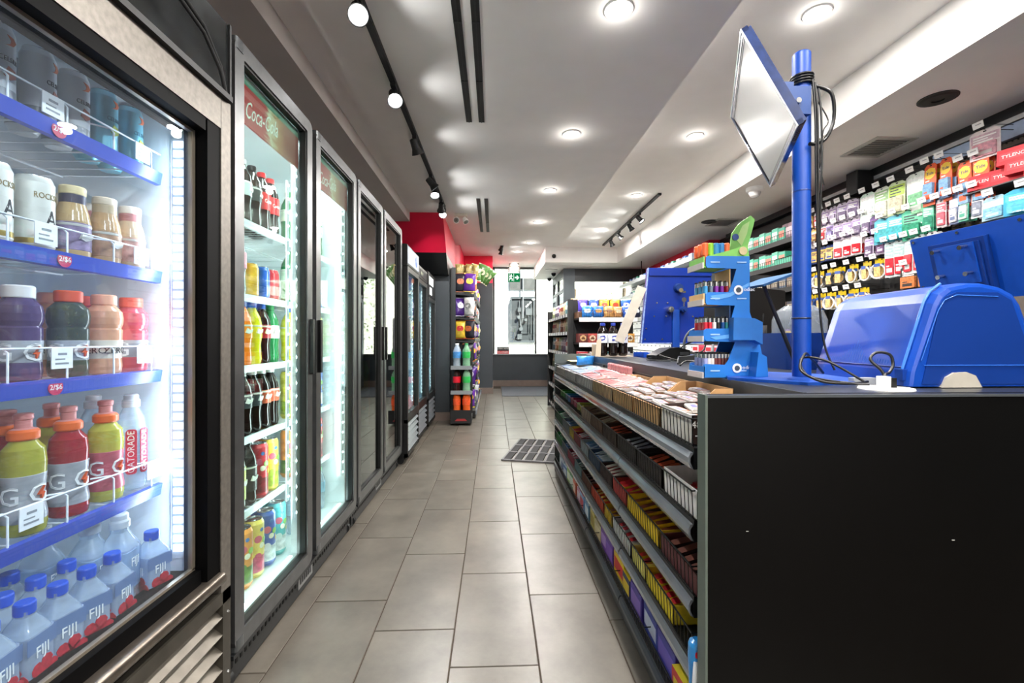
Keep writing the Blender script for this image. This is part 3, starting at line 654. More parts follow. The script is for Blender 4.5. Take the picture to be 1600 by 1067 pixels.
# third shelf: wide-mouth sports drinks
Z = SH1[2]; OC = mat('E86A2C', .4)
T3 = [('ga', liquid('D9872C'), OC, 'amber orange sports drink with an orange cap', .86), ('gb', liquid('6E5A86', .45), mat('E8E4E2'), 'dark purple sports drink with a white cap', .955 + .02),
      ('gc', liquid('5E6A55', .45), mat('E25A30'), 'dark green sports drink with a red-orange cap', 1.085), ('gd', liquid('EDB491', .25), mat('EFA98C'), 'pale peach sports drink with a pale orange cap', 1.18), ('ge', liquid('E2606C', .25), mat('E86450'), 'pink sports drink with a coral cap', 1.265)]
for k, c, cp, d, y in T3:
    place(k, gat(c, cp, GREYP2 if k != 'gd' else mat('E8DCCB', .3, 0, .15), 'ZERO' if k == 'gd' else 'G', INK if k == 'gd' else None), (-.985, y, Z), (0, 0, pi/2-.15), d+' in front on the third shelf', 'bottle', 'sports drinks in the front row of the third shelf')
    place(k, None, (-1.07, y-.045, Z), (0, 0, pi/2), d+' behind on the third shelf', 'bottle', 'sports drinks in the second row of the third shelf')
place('ga', None, (-.985, .77, Z), (0, 0, pi/2), 'amber orange sports drink closest to the viewer on the third shelf', 'bottle', 'sports drinks in the front row of the third shelf')
# fourth shelf: sport-cap bottles
Z = SH1[3]
T4 = [('sa', liquid('B3324A'), 'crimson', .865, GREYP2), ('sb', liquid('C3C04A'), 'lime yellow', .985, GREYP2), ('sc', liquid('B8303A'), 'deep red', 1.085, GREYP2), ('sd', liquid('CFCB58'), 'pale lime', 1.185, mat('C05A68', .3, 0, .3, 25))]
for k, c, d, y, lb in T4:
    place(k, gat(c, OC, lb, 'G', None, True), (-.985, y, Z), (0, 0, pi/2-.1), d+' sports drink with an orange spout cap in front, fourth shelf', 'bottle', 'spout-cap sports drinks in front on the fourth shelf')
    place(k, None, (-1.07, y-.05, Z), (0, 0, pi/2), d+' sports drink with an orange spout cap behind, fourth shelf', 'bottle', 'spout-cap sports drinks behind on the fourth shelf')
place('sb', None, (-.985, .79, Z), (0, 0, pi/2), 'lime yellow spout-cap sports drink closest to the viewer on the fourth shelf', 'bottle', 'spout-cap sports drinks in front on the fourth shelf')
place('sc', None, (-1.15, .98, Z), (0, 0, pi/2), 'deep red spout-cap sports drink in the third row of the fourth shelf', 'bottle', 'spout-cap sports drinks behind on the fourth shelf')
def propel():
    t = bottle('sports_drink_bottle', SMART, WATERC, (mat('D9DCDF', .3, trans=.3), SMARTCAP), None)()
    for rz in (0, -.9):
        T = Matrix.Rotation(rz, 4, 'Z')
        lb = ob('label', M().prism(rrect(-.012, .012, .045, .165, .008, 3), -.0345, -.0325, 'y', 0, False, T), mat('C43048', .4, 0, .1), t)
        text('GATORADE', .021, WHITE, lb, (.0348*sin(rz), -.0348*cos(rz), .105), Matrix.Rotation(rz, 3, 'Z') @ Matrix.Rotation(-pi/2, 3, 'Y') @ Matrix.Rotation(pi/2, 3, 'X'))
    return t
place('prop', propel, (-.99, 1.272, Z), (0, 0, pi/2), 'clear drink bottle with a red upright label at the end of the fourth shelf', 'bottle', 'clear bottles at the end of the fourth shelf')
place('prop', None, (-1.07, 1.25, Z), (0, 0, pi/2), 'clear drink bottle with a red label tucked behind its twin on the fourth shelf', 'bottle', 'clear bottles at the end of the fourth shelf')
# cooler floor: square water bottles
Z = .410
stock('fiji', fiji, [(-.905, y, Z) for y in (.775, .842, .907, .973, 1.04, 1.107)], 'square water bottle in the front row on the cooler floor', 'bottle', 'square water bottles in the front row', pi/2)
stock('fiji', None, [(-.905, 1.23, Z)], 'square water bottle standing apart at the end of the front row by the door jamb', 'bottle', 'square water bottles in the front row', pi/2)
stock('fiji', None, [(-.975, y, Z) for y in (.80, .87, .935, 1.0, 1.07)], 'square water bottle in the second row on the cooler floor', 'bottle', 'square water bottles in the second row', pi/2)
stock('fiji', None, [(-1.05, y, Z) for y in (.86, .94, 1.02)], 'square water bottle in the third row on the cooler floor', 'bottle', 'square water bottles in the third row', pi/2)
BIGF = bottle('water_bottle', [(r*1.12, z*1.28) for r, z in FIJ], WATERC, (mat('E3E8EC', .3, trans=.3), [(.019, .235), (.021, .237), (.021, .252), (.018, .257), (.018, .268), (.014, .272)]), (mat('A9C4E4', .2, 0, .2, 40, trans=.4), .085, .18, .0346), [('FIJI', .03, WHITE, .15, .0352, .8)], .9)
stock('bigf', BIGF, [(-.985, 1.14, Z), (-.94, 1.172, Z)], 'spout-capped taller square water bottle on the cooler floor', 'bottle', 'tall square water bottles')
stock('bigf', None, [(-1.06, 1.10, Z)], 'spout-capped taller square water bottle at the cooler floor back', 'bottle', 'tall square water bottles')
# ================================================================== two-door coolers A (lit) and B (dark)
FRAMEM = BRUSH
SIGNM = mat('B5202A', .3, key='sign film')
_n = SIGNM.node_tree.nodes; _l = SIGNM.node_tree.links; _p = _n['Principled BSDF']
_tc = _n.new('ShaderNodeTexCoord'); _sx = _n.new('ShaderNodeSeparateXYZ'); _l.new(_tc.outputs['Generated'], _sx.inputs[0])
_nz = _n.new('ShaderNodeTexNoise'); _nz.inputs['Scale'].default_value = 7; _l.new(_tc.outputs['Generated'], _nz.inputs['Vector'])
_m1 = _n.new('ShaderNodeMath'); _m1.operation = 'MULTIPLY_ADD'; _m1.inputs[1].default_value = .22; _l.new(_nz.outputs['Fac'], _m1.inputs[0]); _l.new(_sx.outputs['Y'], _m1.inputs[2])
_rp = _n.new('ShaderNodeValToRGB'); _l.new(_m1.outputs[0], _rp.inputs[0])
_e = _rp.color_ramp.elements; _e[0].position = .0; _e[0].color = hexc('C41E2A')+(1,); _e[1].position = 1; _e[1].color = hexc('8C3A2C')+(1,)
for ps, c in ((.52, 'B7242B'), (.60, 'D9CDB2'), (.72, 'B77A50'), (.86, '9A4A34')):
    el = _e.new(ps); el.color = hexc(c)+(1,)
_l.new(_rp.outputs[0], _p.inputs['Base Color'])
def glassdoor(t, y0, y1, handle_at, glass, sign, z0=.142, z1=2.064, x=-.80):
    d = M(); w = .052; xb = x-.045
    # frame with rounded outer corners, laid out as a ring in the door plane
    out = rrect(y0, y1, z0, z1, .035, 4); inn = rrect(y0+w, y1-w, z0+w, z1-w, .006, 4); n = len(out)
    v = [(x, *p) for p in out]+[(x, *p) for p in inn]+[(xb, *p) for p in out]+[(xb, *p) for p in inn]
    f = []
    for i in range(n):
        j = (i+1) % n
        f += [(i, j, n+j, n+i), (2*n+j, 2*n+i, 3*n+i, 3*n+j), (i, 2*n+i, 2*n+j, j), (n+j, 3*n+j, 3*n+i, n+i)]
    d.add(v, f)
    e = ob('door', d, FRAMEM, t)
    g = M(); yi0, yi1, zi0, zi1 = y0+w, y1-w, z0+w, z1-w
    g.box(x-.03, x-.006, yi0-.001, yi0+.008, zi0, zi1).box(x-.03, x-.006, yi1-.008, yi1+.001, zi0, zi1).box(x-.03, x-.006, yi0, yi1, zi1-.008, zi1+.001).box(x-.03, x-.006, yi0, yi1, zi0-.001, zi0+.008)
    ob('door_gasket', g, GASKET, e)
    ob('pane', M().box(x-.026, x-.021, yi0+.006, yi1-.006, zi0+.006, zi1-.006), glass, e)
    for zz in (z0+.02, z1-.02): ob('corner_cap', M().rbox(y0+.006 if 0 else x-.046, x+.002, y0+.004, y0+.05, zz-.018, zz+.018, .008, 'z'), mat('55585A', .3, .6), e)
    s = -1 if handle_at < (y0+y1)/2 else 1
    h = ob('handle', M().rbox(x-.002, x+.016, handle_at-.012, handle_at+.012, .965, 1.205, .008, 'x'), mat('0A0A0B', .3), e)
    if sign:
        sg = ob('sign_panel', M().box(x-.040, x-.034, yi0+.012, yi1-.012, 1.842, 1.972), SIGNM, e)
        tt = text('Coca‑Cola' if False else 'Coca-Cola', .085, WHITE, e, (x-.0335, yi0+.185, 1.905), (pi/2, 0, pi/2), sx=.62)
        for vv in tt.data.vertices: vv.co.x += .25*vv.co.y; vv.co.y += .12*vv.co.x
        ob('sign_edge', M().box(x-.041, x-.035, yi0+.008, yi1-.008, 1.972, 2.004), mat('4F7E6C', .3), e)
    return e
def double_cooler(label, y0, y1, doors, lit, signs):
    t = thing('double_door_cooler', label, 'cooler')
    ym = (doors[0][1]+doors[1][0])/2
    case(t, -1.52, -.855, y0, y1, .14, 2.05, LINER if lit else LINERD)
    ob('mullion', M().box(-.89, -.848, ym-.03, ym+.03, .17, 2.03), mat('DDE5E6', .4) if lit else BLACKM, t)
    k = ob('kick_plate', M().box(-.875, -.842, y0+.01, y1-.01, .012, .135).box(-.86, -.80, y0+.005, y1-.005, .128, .142), mat('1E2022', .4, .3, .1, 10), t)
    s = M(); n = 44
    for i in range(n): yy = y0+.04+(y1-y0-.08)*i/(n-1); s.box(-.8425, -.8405, yy-.006, yy+.006, .062, .088)
    ob('kick_slots', s, mat('020202', .8), k)
    b = ob('maker_plate', M().box(-.842, -.838, ym-.075, ym+.075, .04, .10), mat('9C9FA1', .3, .8), k)
    for k in range(6): ob('letter_mark', M().box(-.838, -.8372, ym-.058+.02*k, ym-.046+.02*k, .055, .086), mat('232629'), b)
    for yy in (y0+.06, y1-.03):
        ob('caster', M().cyl((-.86, yy-.012, .028), (-.86, yy+.012, .028), .028, 14).box(-.88, -.85, yy-.016, yy+.016, .02, .10), BLACKM, t)
    for i, (a, c) in enumerate(doors):
        glassdoor(t, a, c, c-.022 if i == 0 else a+.022, CGLASS if lit else CGLASSD, signs)
    return t, ym
cA, ymA = double_cooler('brightly lit two-door cooler of soda bottles and cans under red drink signs', 1.415, 2.672, ((1.427, 2.022), (2.066, 2.660)), True, True)
cB, ymB = double_cooler('dim two-door cooler with reflecting glass, further along beside the lit one', 2.684, 3.972, ((2.694, 3.290), (3.330, 3.962)), False, False)
SHA = (1.568, 1.284, 1.012, .738, .458)
for z in SHA:
    for a, b in ((1.46, 2.075), (2.10, 2.63)):
        wireshelf(cA, -1.45, -.955, a, b, z, 16)
        ob('shelf_lip', M().prism([(-.955, z-.022), (-.944, z-.022), (-.940, z+.006), (-.951, z+.006)], a, b, 'y'), mat('E3EAEE', .35), cA)
for y, x in ((2.012, -.862), (2.612, -.862)):
    ledstrip(cA, x, y, .36, 1.83, 27)
    ledstrip(cA, x-.05, y+.03, .42, 1.80, 24, LEDB)  # added dimmer strip imitating the reflected row of the first one's dots
for a, b in ((1.47, 2.0), (2.10, 2.62)):
    s = ob('floor_led_strip', M().box(-.885, -.868, a, b, .170, .178), LINER, cA); m = M()
    for k in range(22): y = a+.02+(b-a-.04)*k/21; m.box(-.885, -.872, y-.006, y+.006, .178, .182)
    ob('leds', m, LED, s)
    area_light('lamp', cA, (-.875, (a+b)/2, 1.99), b-a-.06, 9*LED_W, (.93, .99, 1), (rad(25), 0, pi/2), 'RECTANGLE', .03)
    for yy, sx in ((a-.005, 1), (b+.0, -1)):
        area_light('lamp', cA, (-.872, yy, 1.08), 1.5, 11*LED_W, (.93, .99, 1), shape='RECTANGLE', sy=.02).rotation_euler = Vector((-.8, .6*sx, 0)).to_track_quat('-Z', 'X').to_euler()
for z in (1.568, 1.284, 1.0, .72, .44):
    for a, b in ((2.72, 3.30), (3.33, 3.93)):
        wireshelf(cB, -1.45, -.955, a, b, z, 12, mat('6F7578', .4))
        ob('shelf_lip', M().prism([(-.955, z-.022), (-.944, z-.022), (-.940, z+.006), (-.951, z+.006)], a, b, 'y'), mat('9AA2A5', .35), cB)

COLA = mat('1B0E0B', .1, 0, .1, 30); REDC = mat('C8161E', .35); BLKC = mat('0F1012', .35)
def arizona(c1_, c2_):
    def b():
        t = can('tall_can', .034, .20, film(c1_), None, [(.02, .075, film(c2_, .5, 40))])()
        bd = [c for c in t.children if c.name.startswith('body')][0]
        for k in range(7):
            a = -.9+.42*(k % 5); z = (.135, .11, .125, .095, .14, .075, .165)[k]; r = (.013, .010, .011, .009, .008, .012, .007)[k]
            T = Matrix.Rotation(a, 4, 'Z') @ Matrix.Translation((0, -.0336, z)) @ Matrix.Rotation(pi/2, 4, 'X')
            ob('fruit_mark', M().lathe([(r, -.001), (r, .0008), (r*.6, .0016), (.001, .0018)], 12, 0, T), mat(('C8586E', 'E8E2C8', '7FB04A', 'E0B43A', 'F0EEE8', c2_, '3A70B0')[k], .35), bd)
        return t
    return b
KA = {}
def mk(key, b): KA[key] = b
mk('cokebig', soda(COLA, REDC, REDC, 'Coca-Cola', WHITE, (.085, .15)))
mk('coke', soda(COLA, BLKC, mat('B91A22', .35)))
mk('cokez', soda(COLA, BLKC, mat('24262A', .35), None))
mk('diet', soda(COLA, mat('B8BCBE', .3), mat('B9BEC2', .3, .3), None))
mk('clear', bottle('soda_bottle', SODA, WATERC, (WHITE, SODACAP), (mat('D98AA0', .4, 0, .2), .095, .15, .0336), None))
mk('fruit', soda(liquid('D8542A', .15), mat('2C55B0', .35), film('5FA344')))
mk('orange', soda(liquid('F07F22', .15), mat('2454B4', .35), film('F0862A'), None))
mk('yellow', soda(liquid('E3DA2A', .15), mat('2454B4', .35), film('E5D93A'), None))
mk('pepper', soda(mat('2A0F12', .1), mat('2454B4', .35), mat('A31C2C', .35, 0, .15)))
mk('lime', soda(liquid('2F8A50', .3), mat('2C8F4C', .35), mat('CFE0C8', .35, 0, .2)))
mk('zero', soda(COLA, WHITE, mat('3A3C40', .35, 0, .2)))
mk('vanilla', soda(COLA, WHITE, mat('C65A3C', .35, 0, .2)))
mk('greenlab', soda(mat('26301C', .15), BLKC, film('C7D23A'), None, WHITE, (.04, .15)))
mk('darkb', soda(mat('20140F', .12), mat('222426', .3), mat('2C2A2A', .35, 0, .4), None, WHITE, (.05, .14)))
mk('redcan', arizona('C8323C', '7E1F2A')); mk('yelcan', arizona('D8CB4E', '9AB03A')); mk('bluecan', arizona('2F57A8', 'CFD6DE'))
mk('cherrycan', arizona('E6C763', 'C64F6A')); mk('tealcan', arizona('4FAFB0', 'D7E4DC')); mk('orgcan', arizona('DA8A3C', '5C7A3A'))
mk('goldcan', can('soda_can', .033, .122, film('DDA73A'))); mk('navycan', can('soda_can', .033, .122, film('2856B0')))
mk('greencan', can('soda_can', .033, .122, film('3F8A4A'))); mk('redsm', can('soda_can', .033, .122, film('B02A32')))
DESC = {'cokebig': 'red-capped cola bottle with wide red label', 'coke': 'black-capped cola bottle with red label', 'cokez': 'cola bottle with a black label', 'diet': 'cola bottle with a silver label',
        'clear': 'clear soda bottle with a pink label', 'fruit': 'red fruit soda bottle with a green label', 'orange': 'orange blue-capped soda bottle', 'yellow': 'bright yellow blue-capped soda bottle',
        'pepper': 'blue-capped soda bottle with maroon label', 'lime': 'green soda bottle with a pale label', 'zero': 'white-capped cola bottle with grey label', 'vanilla': 'white-capped cola bottle with orange-red label',
        'greenlab': 'dark bottle with a tall lime label', 'darkb': 'brown bottle with black label', 'redcan': 'tall red can', 'yelcan': 'tall yellow-green can', 'bluecan': 'tall blue can', 'cherrycan': 'tall yellow can with pink fruit',
        'tealcan': 'tall teal can', 'orgcan': 'tall orange can', 'goldcan': 'short gold can', 'navycan': 'short blue can', 'greencan': 'short green can', 'redsm': 'short red can'}
USED = {}
def put(key, x, y, z, where, cat=None, group=None, rz=pi/2):
    d = DESC[key]+' '+where; USED[d] = USED.get(d, 0)+1
    n = USED[d]
    lab = d+', '+ORD[n-1]
    cat = cat or ('can' if 'can' in key or key == 'redsm' else 'bottle')
    o = place('k_'+key, KA[key], (x, y, z), (0, 0, rz+random.uniform(-.3, .3)), lab, cat, group or cat+'s '+where)
    k = 1.0 if 'niche' in where else 1.12
    o.scale = (k, k, k)
    return o
# near door
F, B_, B3 = -.99, -1.065, -1.14
def shelf(z, rows, where, x0=F, dx=.075):
    for r, row in enumerate(rows):
        w = where+('' if r == 0 else ' behind' if r == 1 else ' at back')
        for y, k in row: put(k, x0-dx*r, y, z, w)
Y5 = [1.735, 1.81, 1.885, 1.96, 2.035]
shelf(SHA[0], [list(zip(Y5, ('coke', 'diet', 'cokez', 'cokebig', 'cokebig'))), list(zip([y+.03 for y in Y5], ('cokez', 'coke', 'diet', 'cokez', 'coke'))), list(zip(Y5, ('coke', 'cokez', 'coke', 'cokez', 'coke')))], 'on lit cooler top shelf')
shelf(SHA[1], [[(1.69, 'fruit'), (1.77, 'clear'), (1.86, 'goldcan'), (1.95, 'navycan'), (2.035, 'redsm')], [(1.73, 'clear'), (1.82, 'lime'), (1.90, 'greencan'), (1.985, 'navycan'), (2.045, 'greencan')], [(1.75, 'lime'), (1.84, 'lime'), (1.92, 'darkb')]], 'on lit cooler second shelf')
shelf(SHA[2], [list(zip(Y5, ('fruit', 'orange', 'yellow', 'pepper', 'lime'))), list(zip([y+.03 for y in Y5], ('orange', 'orange', 'yellow', 'pepper', 'lime')))], 'on lit cooler third shelf')
shelf(SHA[3], [list(zip(Y5, ('vanilla', 'zero', 'zero', 'vanilla', 'vanilla'))), list(zip([y+.03 for y in Y5], ('zero', 'zero', 'vanilla', 'zero', 'zero'))), list(zip(Y5, ('zero',)*5))], 'on lit cooler fourth shelf')
shelf(SHA[4], [[(1.69, 'greenlab'), (1.765, 'greenlab'), (1.845, 'darkb'), (1.935, 'redcan'), (2.025, 'yelcan')], [(1.73, 'redcan'), (1.81, 'redcan'), (1.895, 'darkb'), (1.975, 'redcan'), (2.04, 'redcan')], [(1.75, 'darkb'), (1.85, 'redcan')]], 'on lit cooler fifth shelf')
shelf(.181, [[(1.66, 'bluecan'), (1.745, 'orgcan'), (1.83, 'cherrycan'), (1.925, 'bluecan'), (2.02, 'tealcan')], [(1.70, 'cherrycan'), (1.79, 'bluecan'), (1.875, 'orgcan'), (1.965, 'bluecan'), (2.03, 'tealcan')], [(1.7, 'bluecan'), (1.87, 'bluecan')]], 'on lit cooler floor', -.955)
# second lit door: fewer things to be seen
Y2 = [2.22, 2.30, 2.38, 2.46, 2.54]
shelf(SHA[0], [list(zip(Y2, ('lime', 'clear', 'lime', 'clear', 'lime')))], 'on second lit door top shelf')
shelf(SHA[1], [list(zip(Y2, ('lime', 'greencan', 'clear', 'goldcan', 'navycan')))], 'on second lit door second shelf')
shelf(SHA[2], [list(zip(Y2, ('yellow', 'goldcan', 'goldcan', 'yelcan', 'yelcan')))], 'on second lit door third shelf')
shelf(SHA[3], [list(zip(Y2, ('yelcan', 'cherrycan', 'orgcan', 'bluecan', 'bluecan')))], 'on second lit door fourth shelf')
shelf(SHA[4], [list(zip(Y2, ('orgcan', 'darkb', 'darkb', 'darkb', 'redcan')))], 'on second lit door fifth shelf')
BW = bottle('water_bottle', SODA, WATERC, (mat('3F9A5A', .35), SODACAP), (mat('9AC4DC', .3, 0, .2, trans=.2), .095, .15, .0336))
for i, y in enumerate(Y2): place('bw', BW, (-.97, y, .181), (0, 0, 0), 'green-capped water bottle on the second lit door floor, %s from near end' % ORD[i], 'bottle', 'water bottles behind the second lit door')
# dim cooler: a few things
for z, ks in ((1.568, ('diet', 'coke', 'diet')), (1.284, ('goldcan', 'yelcan', 'goldcan')), (1.0, ('zero', 'pepper', 'zero')), (.72, ('yellow', 'orange', 'yellow')), (.44, ('bluecan', 'redcan', 'bluecan'))):
    for dn, ys in (('first', (2.86, 2.98, 3.10)), ('second', (3.5, 3.62, 3.74))):
        for y, k in zip(ys, ks): put(k, -1.0, y, z, 'behind %s dim door, %s shelf' % (dn, {1.568: 'top', 1.284: 'second', 1.0: 'third', .72: 'fourth', .44: 'lowest'}[z]))

# ================================================================== three single-door coolers in the niche
def single(label, y0, y1, xf, top, header, head_h=.19, ledx=True):
    t = thing('upright_cooler', label, 'cooler')
    zb = .40
    case(t, xf-.62, xf-.05, y0, y1, zb, top-head_h, mat('BFD2EA', .4, 0, .05, 5, key='liner cool'), BLACK)
    ob('base_cabinet', M().box(xf-.62, xf-.03, y0, y1, .07, zb), BLACK, t)
    h = ob('header', M().rbox(xf-.62, xf, y0, y1, top-head_h, top, .012, 'y'), BLACK, t)
    header(h, xf, y0, y1, top-head_h, top)
    for k in range(5):
        z = .11+k*.056
        ob('slat', M().prism([(xf-.03, z+.03), (xf-.02, z+.036), (xf+.004, z+.006), (xf-.004, z)], y0+.04, y1-.04, 'y'), mat('7C8288', .35, .5), t)
    ob('lower_frame', M().box(xf-.03, xf, y0, y0+.04, .07, zb).box(xf-.03, xf, y1-.04, y1, .07, zb).box(xf-.03, xf, y0, y1, zb-.03, zb).box(xf-.03, xf, y0, y1, .07, .10), BLACK, t)
    d = ob('door', M().box(xf-.045, xf, y0+.005, y0+.05, zb, top-head_h-.005).box(xf-.045, xf, y1-.05, y1-.005, zb, top-head_h-.005).box(xf-.045, xf, y0+.05, y1-.05, zb, zb+.05).box(xf-.045, xf, y0+.05, y1-.05, top-head_h-.05, top-head_h-.005), BLACK, t)
    ob('pane', M().box(xf-.025, xf-.020, y0+.05, y1-.05, zb+.05, top-head_h-.05), CGLASS, d)
    ob('door_edge', M().box(xf, xf+.003, y1-.012, y1-.006, zb, top-head_h-.005).box(xf, xf+.003, y0+.006, y0+.010, zb, top-head_h-.005), STEEL, d)
    ob('handle', M().rbox(xf, xf+.02, y0+.012, y0+.034, 1.0, 1.3, .006, 'y'), STEEL, d)
    for yy in (y0+.05, y1-.06):
        ob('caster', M().cyl((xf-.07, yy-.012, .033), (xf-.07, yy+.012, .033), .033, 12).box(xf-.09, xf-.05, yy-.014, yy+.014, .035, .08), BLACKM, t)
    ledstrip(t, xf-.055, y1-.055, zb+.1, top-head_h-.1, 26, LEDB, sz=.006)
    for k in range(5): wireshelf(t, xf-.55, xf-.13, y0+.04, y1-.04, zb+.05+k*(top-head_h-zb-.1)/5, 8)
    area_light('lamp', t, (xf-.06, y0+.05, (zb+top-head_h)/2), top-head_h-zb-.2, 4*LED_W, (.8, .9, 1), shape='RECTANGLE', sy=.02).rotation_euler = Vector((-.8, .6, 0)).to_track_quat('-Z', 'X').to_euler()
    area_light('lamp', t, (xf-.06, y1-.05, (zb+top-head_h)/2), top-head_h-zb-.2, 4*LED_W, (.8, .9, 1), shape='RECTANGLE', sy=.02).rotation_euler = Vector((-.8, -.6, 0)).to_track_quat('-Z', 'X').to_euler()
    return t, [zb+.05+k*(top-head_h-zb-.1)/5+.004 for k in range(5)]
def head_pic(h, xf, y0, y1, z0, z1):
    s = ob('light_panel', M().box(xf, xf+.004, y0+.03, y1-.03, z0+.025, z1-.02), emitter('DDE6F4', .6), h)
    ob('logo', M().lathe([(.05, 0), (.05, .002), (.001, .0022)], 18, 0, Matrix.Translation((xf+.004, y1-.17, (z0+z1)/2)) @ Matrix.Rotation(pi/2, 4, 'Y')), mat('2A56B4'), s)
    ob('swoosh', M().prism([(y0+.06, z0+.05), (y0+.2, z0+.04), (y0+.3, z1-.06), (y0+.1, z1-.05)], xf+.0035, xf+.005, 'x'), mat('7FA6DE'), s)
def head_two(h, xf, y0, y1, z0, z1):
    s = ob('badge', M().box(xf, xf+.004, y0+.12, y1-.10, z0+.03, z1-.04), mat('2B3236', .3), h)
    ob('bottle_mark', M().box(xf+.004, xf+.006, y0+.16, y0+.20, z0+.05, z1-.06).box(xf+.004, xf+.006, y0+.25, y0+.29, z0+.05, z1-.06), mat('B9C0A8', .3), s)
def head_txt(h, xf, y0, y1, z0, z1):
    m = M()
    for k in range(3): m.box(xf, xf+.003, y0+.08+k*.13, y0+.17+k*.13, (z0+z1)/2+.0, z1-.05)
    m.box(xf, xf+.003, y0+.12, y0+.30, z0+.03, (z0+z1)/2-.03)
    ob('sign_letters', m, emitter('E6ECEA', .8), h)
s6 = single('first upright black cooler in the niche with a lit picture header and silver louvers', 4.02, 4.625, -.765, 1.96, head_pic)
s7 = single('second upright black cooler in the niche with a column of white lights', 4.70, 5.335, -.785, 1.90, head_two, .14)
s8 = single('third upright black cooler in the niche with white letters on its header', 5.42, 6.06, -.785, 1.93, head_txt, .30)
PAL = ('navycan', 'redcan', 'lime', 'bluecan', 'orange', 'pepper', 'tealcan', 'yelcan', 'goldcan', 'clear', 'cokebig', 'cherrycan')
for ci, ((t, zs), y0, xf) in enumerate(((s6, 4.02, -.765), (s7, 4.70, -.785), (s8, 5.42, -.785))):
    for si, z in enumerate(zs):
        for k in range(5):
            put(PAL[(ci*5+si*4+k*(1+si % 2)) % 12] if not (ci == 0 and si in (0,)) else ('orange', 'redcan', 'lime', 'redcan', 'orange')[k], xf-.18, y0+.09+k*.105, z, 'in %s niche cooler, %s shelf up' % (ORD[ci], ORD[si]))
# ================================================================== checkout counter and the candy shelving on its aisle side
CTOP = mat('2A2D30', .3, 0, .08, 10); PANEL = mat('030303', .42, 0, .3, 2.5, bump=.05, key='counter panel'); PANEL.node_tree.nodes['Principled BSDF'].inputs['Specular IOR Level'].default_value = .25; EDGEG = mat('5C675F', .4, 0, .1, 12)
cc = thing('checkout_counter', 'long black checkout counter with a tall plain black end panel', 'counter', (0, 0, 0))
ob('end_panel', M().box(.506, 2.3, 1.052, 1.090, 0, .984), PANEL, cc)
ob('edge_band', M().box(.500, .506, 1.050, 1.091, 0, .986), EDGEG, cc)
ob('edge_band', M().box(.506, 2.3, 1.050, 1.056, .979, .9855), mat('5A5F63', .3, .3), cc)
ob('counter_top', M().box(.775, 2.3, 1.09, 2.0, .945, .985).box(.775, 1.62, 2.0, 4.1, .945, .985), CTOP, cc)
ob('edge_strip', M().box(.768, .775, 1.09, 4.1, .935, .986), mat('3B4044', .35), cc)
ob('carcass', M().box(.80, .84, 1.09, 4.1, 0, .945).box(.84, 1.6, 4.05, 4.1, 0, .945).box(1.58, 1.62, 2.0, 4.1, 0, .945), BLACKM, cc)
for x, z, a in ((1.36, .952, .01), (1.46, .95, .012), (1.335, .70, .006), (1.72, .80, .007), (.60, .66, .006), (1.11, .63, .007)):
    ob('scuff', M().box(x, x+a, 1.0512, 1.0522, z, z+.002), mat('A8A8A4'), cc)

cs = thing('candy_shelving', 'black metal candy shelving with five tiers, wire fronts and clear price rails along the counter', 'shelf', (0, 0, 0))
SHM = mat('16181A', .4, .2, .1, 10); RAILM = mat('7C8288', .2, 0, .12, 6, coat=.5, key='price rail')
Y0, Y1 = 1.10, 3.735
TIER = (.843, .660, .467, .298, .098)          # deck heights, top to bottom
ob('back_panel', M().box(.755, .768, Y0, Y1, .02, .94), SHM, cs)
ob('end_panel', M().box(.505, .768, Y1, Y1+.018, .02, .992), mat('4A5252', .4), cs)
ob('base_deck', M().box(.53, .755, Y0, Y1, .0, .095).prism([(.505, .02), (.53, .02), (.53, .095), (.50, .09)], Y0, Y1, 'y'), SHM, cs)
for z in TIER[:4]: ob('shelf', M().box(.525, .755, Y0+.037, Y1, z-.02, z), SHM, cs)
for z in TIER:
    for k in range(4):
        a, b = Y0+.03+k*.651, Y0+.03+(k+1)*.651-.008
        pr = [(.510, z-.016), (.500, z-.018), (.494, z-.030), (.494, z-.044), (.501, z-.058), (.512, z-.062), (.505, z-.055), (.500, z-.043), (.500, z-.031), (.505, z-.023)]
        if z < .1: pr = [(p, q+.012) for p, q in pr]
        ob('price_rail', M().prism([(p, q+.004) for p, q in pr], a, b, 'y', 0, False), RAILM if z > .1 else mat('39414A', .3), cs)
        if z > .1: ob('lip', M().box(.506, .526, a-.006, b+.006, z-.055, z-.0005), SHM, cs)
    w = M(); hh = .072 if z > .1 else .05
    for k in range(int((Y1-Y0-.05)/.024)): y = Y0+.03+k*.024; w.cyl((.507, y, z), (.503, y, z+hh), .0012, 4)
    w.tube([(.503, Y0+.03, z+hh), (.503, Y1-.01, z+hh)], .0026, 5).tube([(.506, Y0+.03, z+.006), (.506, Y1-.01, z+.006)], .0024, 5)
    for k in range(8): y = Y0+.03+k*.37; w.tube([(.503, min(y, Y1-.01), z+hh), (.62, min(y, Y1-.01), z+hh+.006)], .002, 4)
    tag(ob('wire_front', w, mat('101112', .35, .4), cs), kind='stuff')
for k in range(5):
    y = Y0+.01+k*.65
    ob('upright', M().box(.745, .768, y, y+.02, .02, .94), SHM, cs)

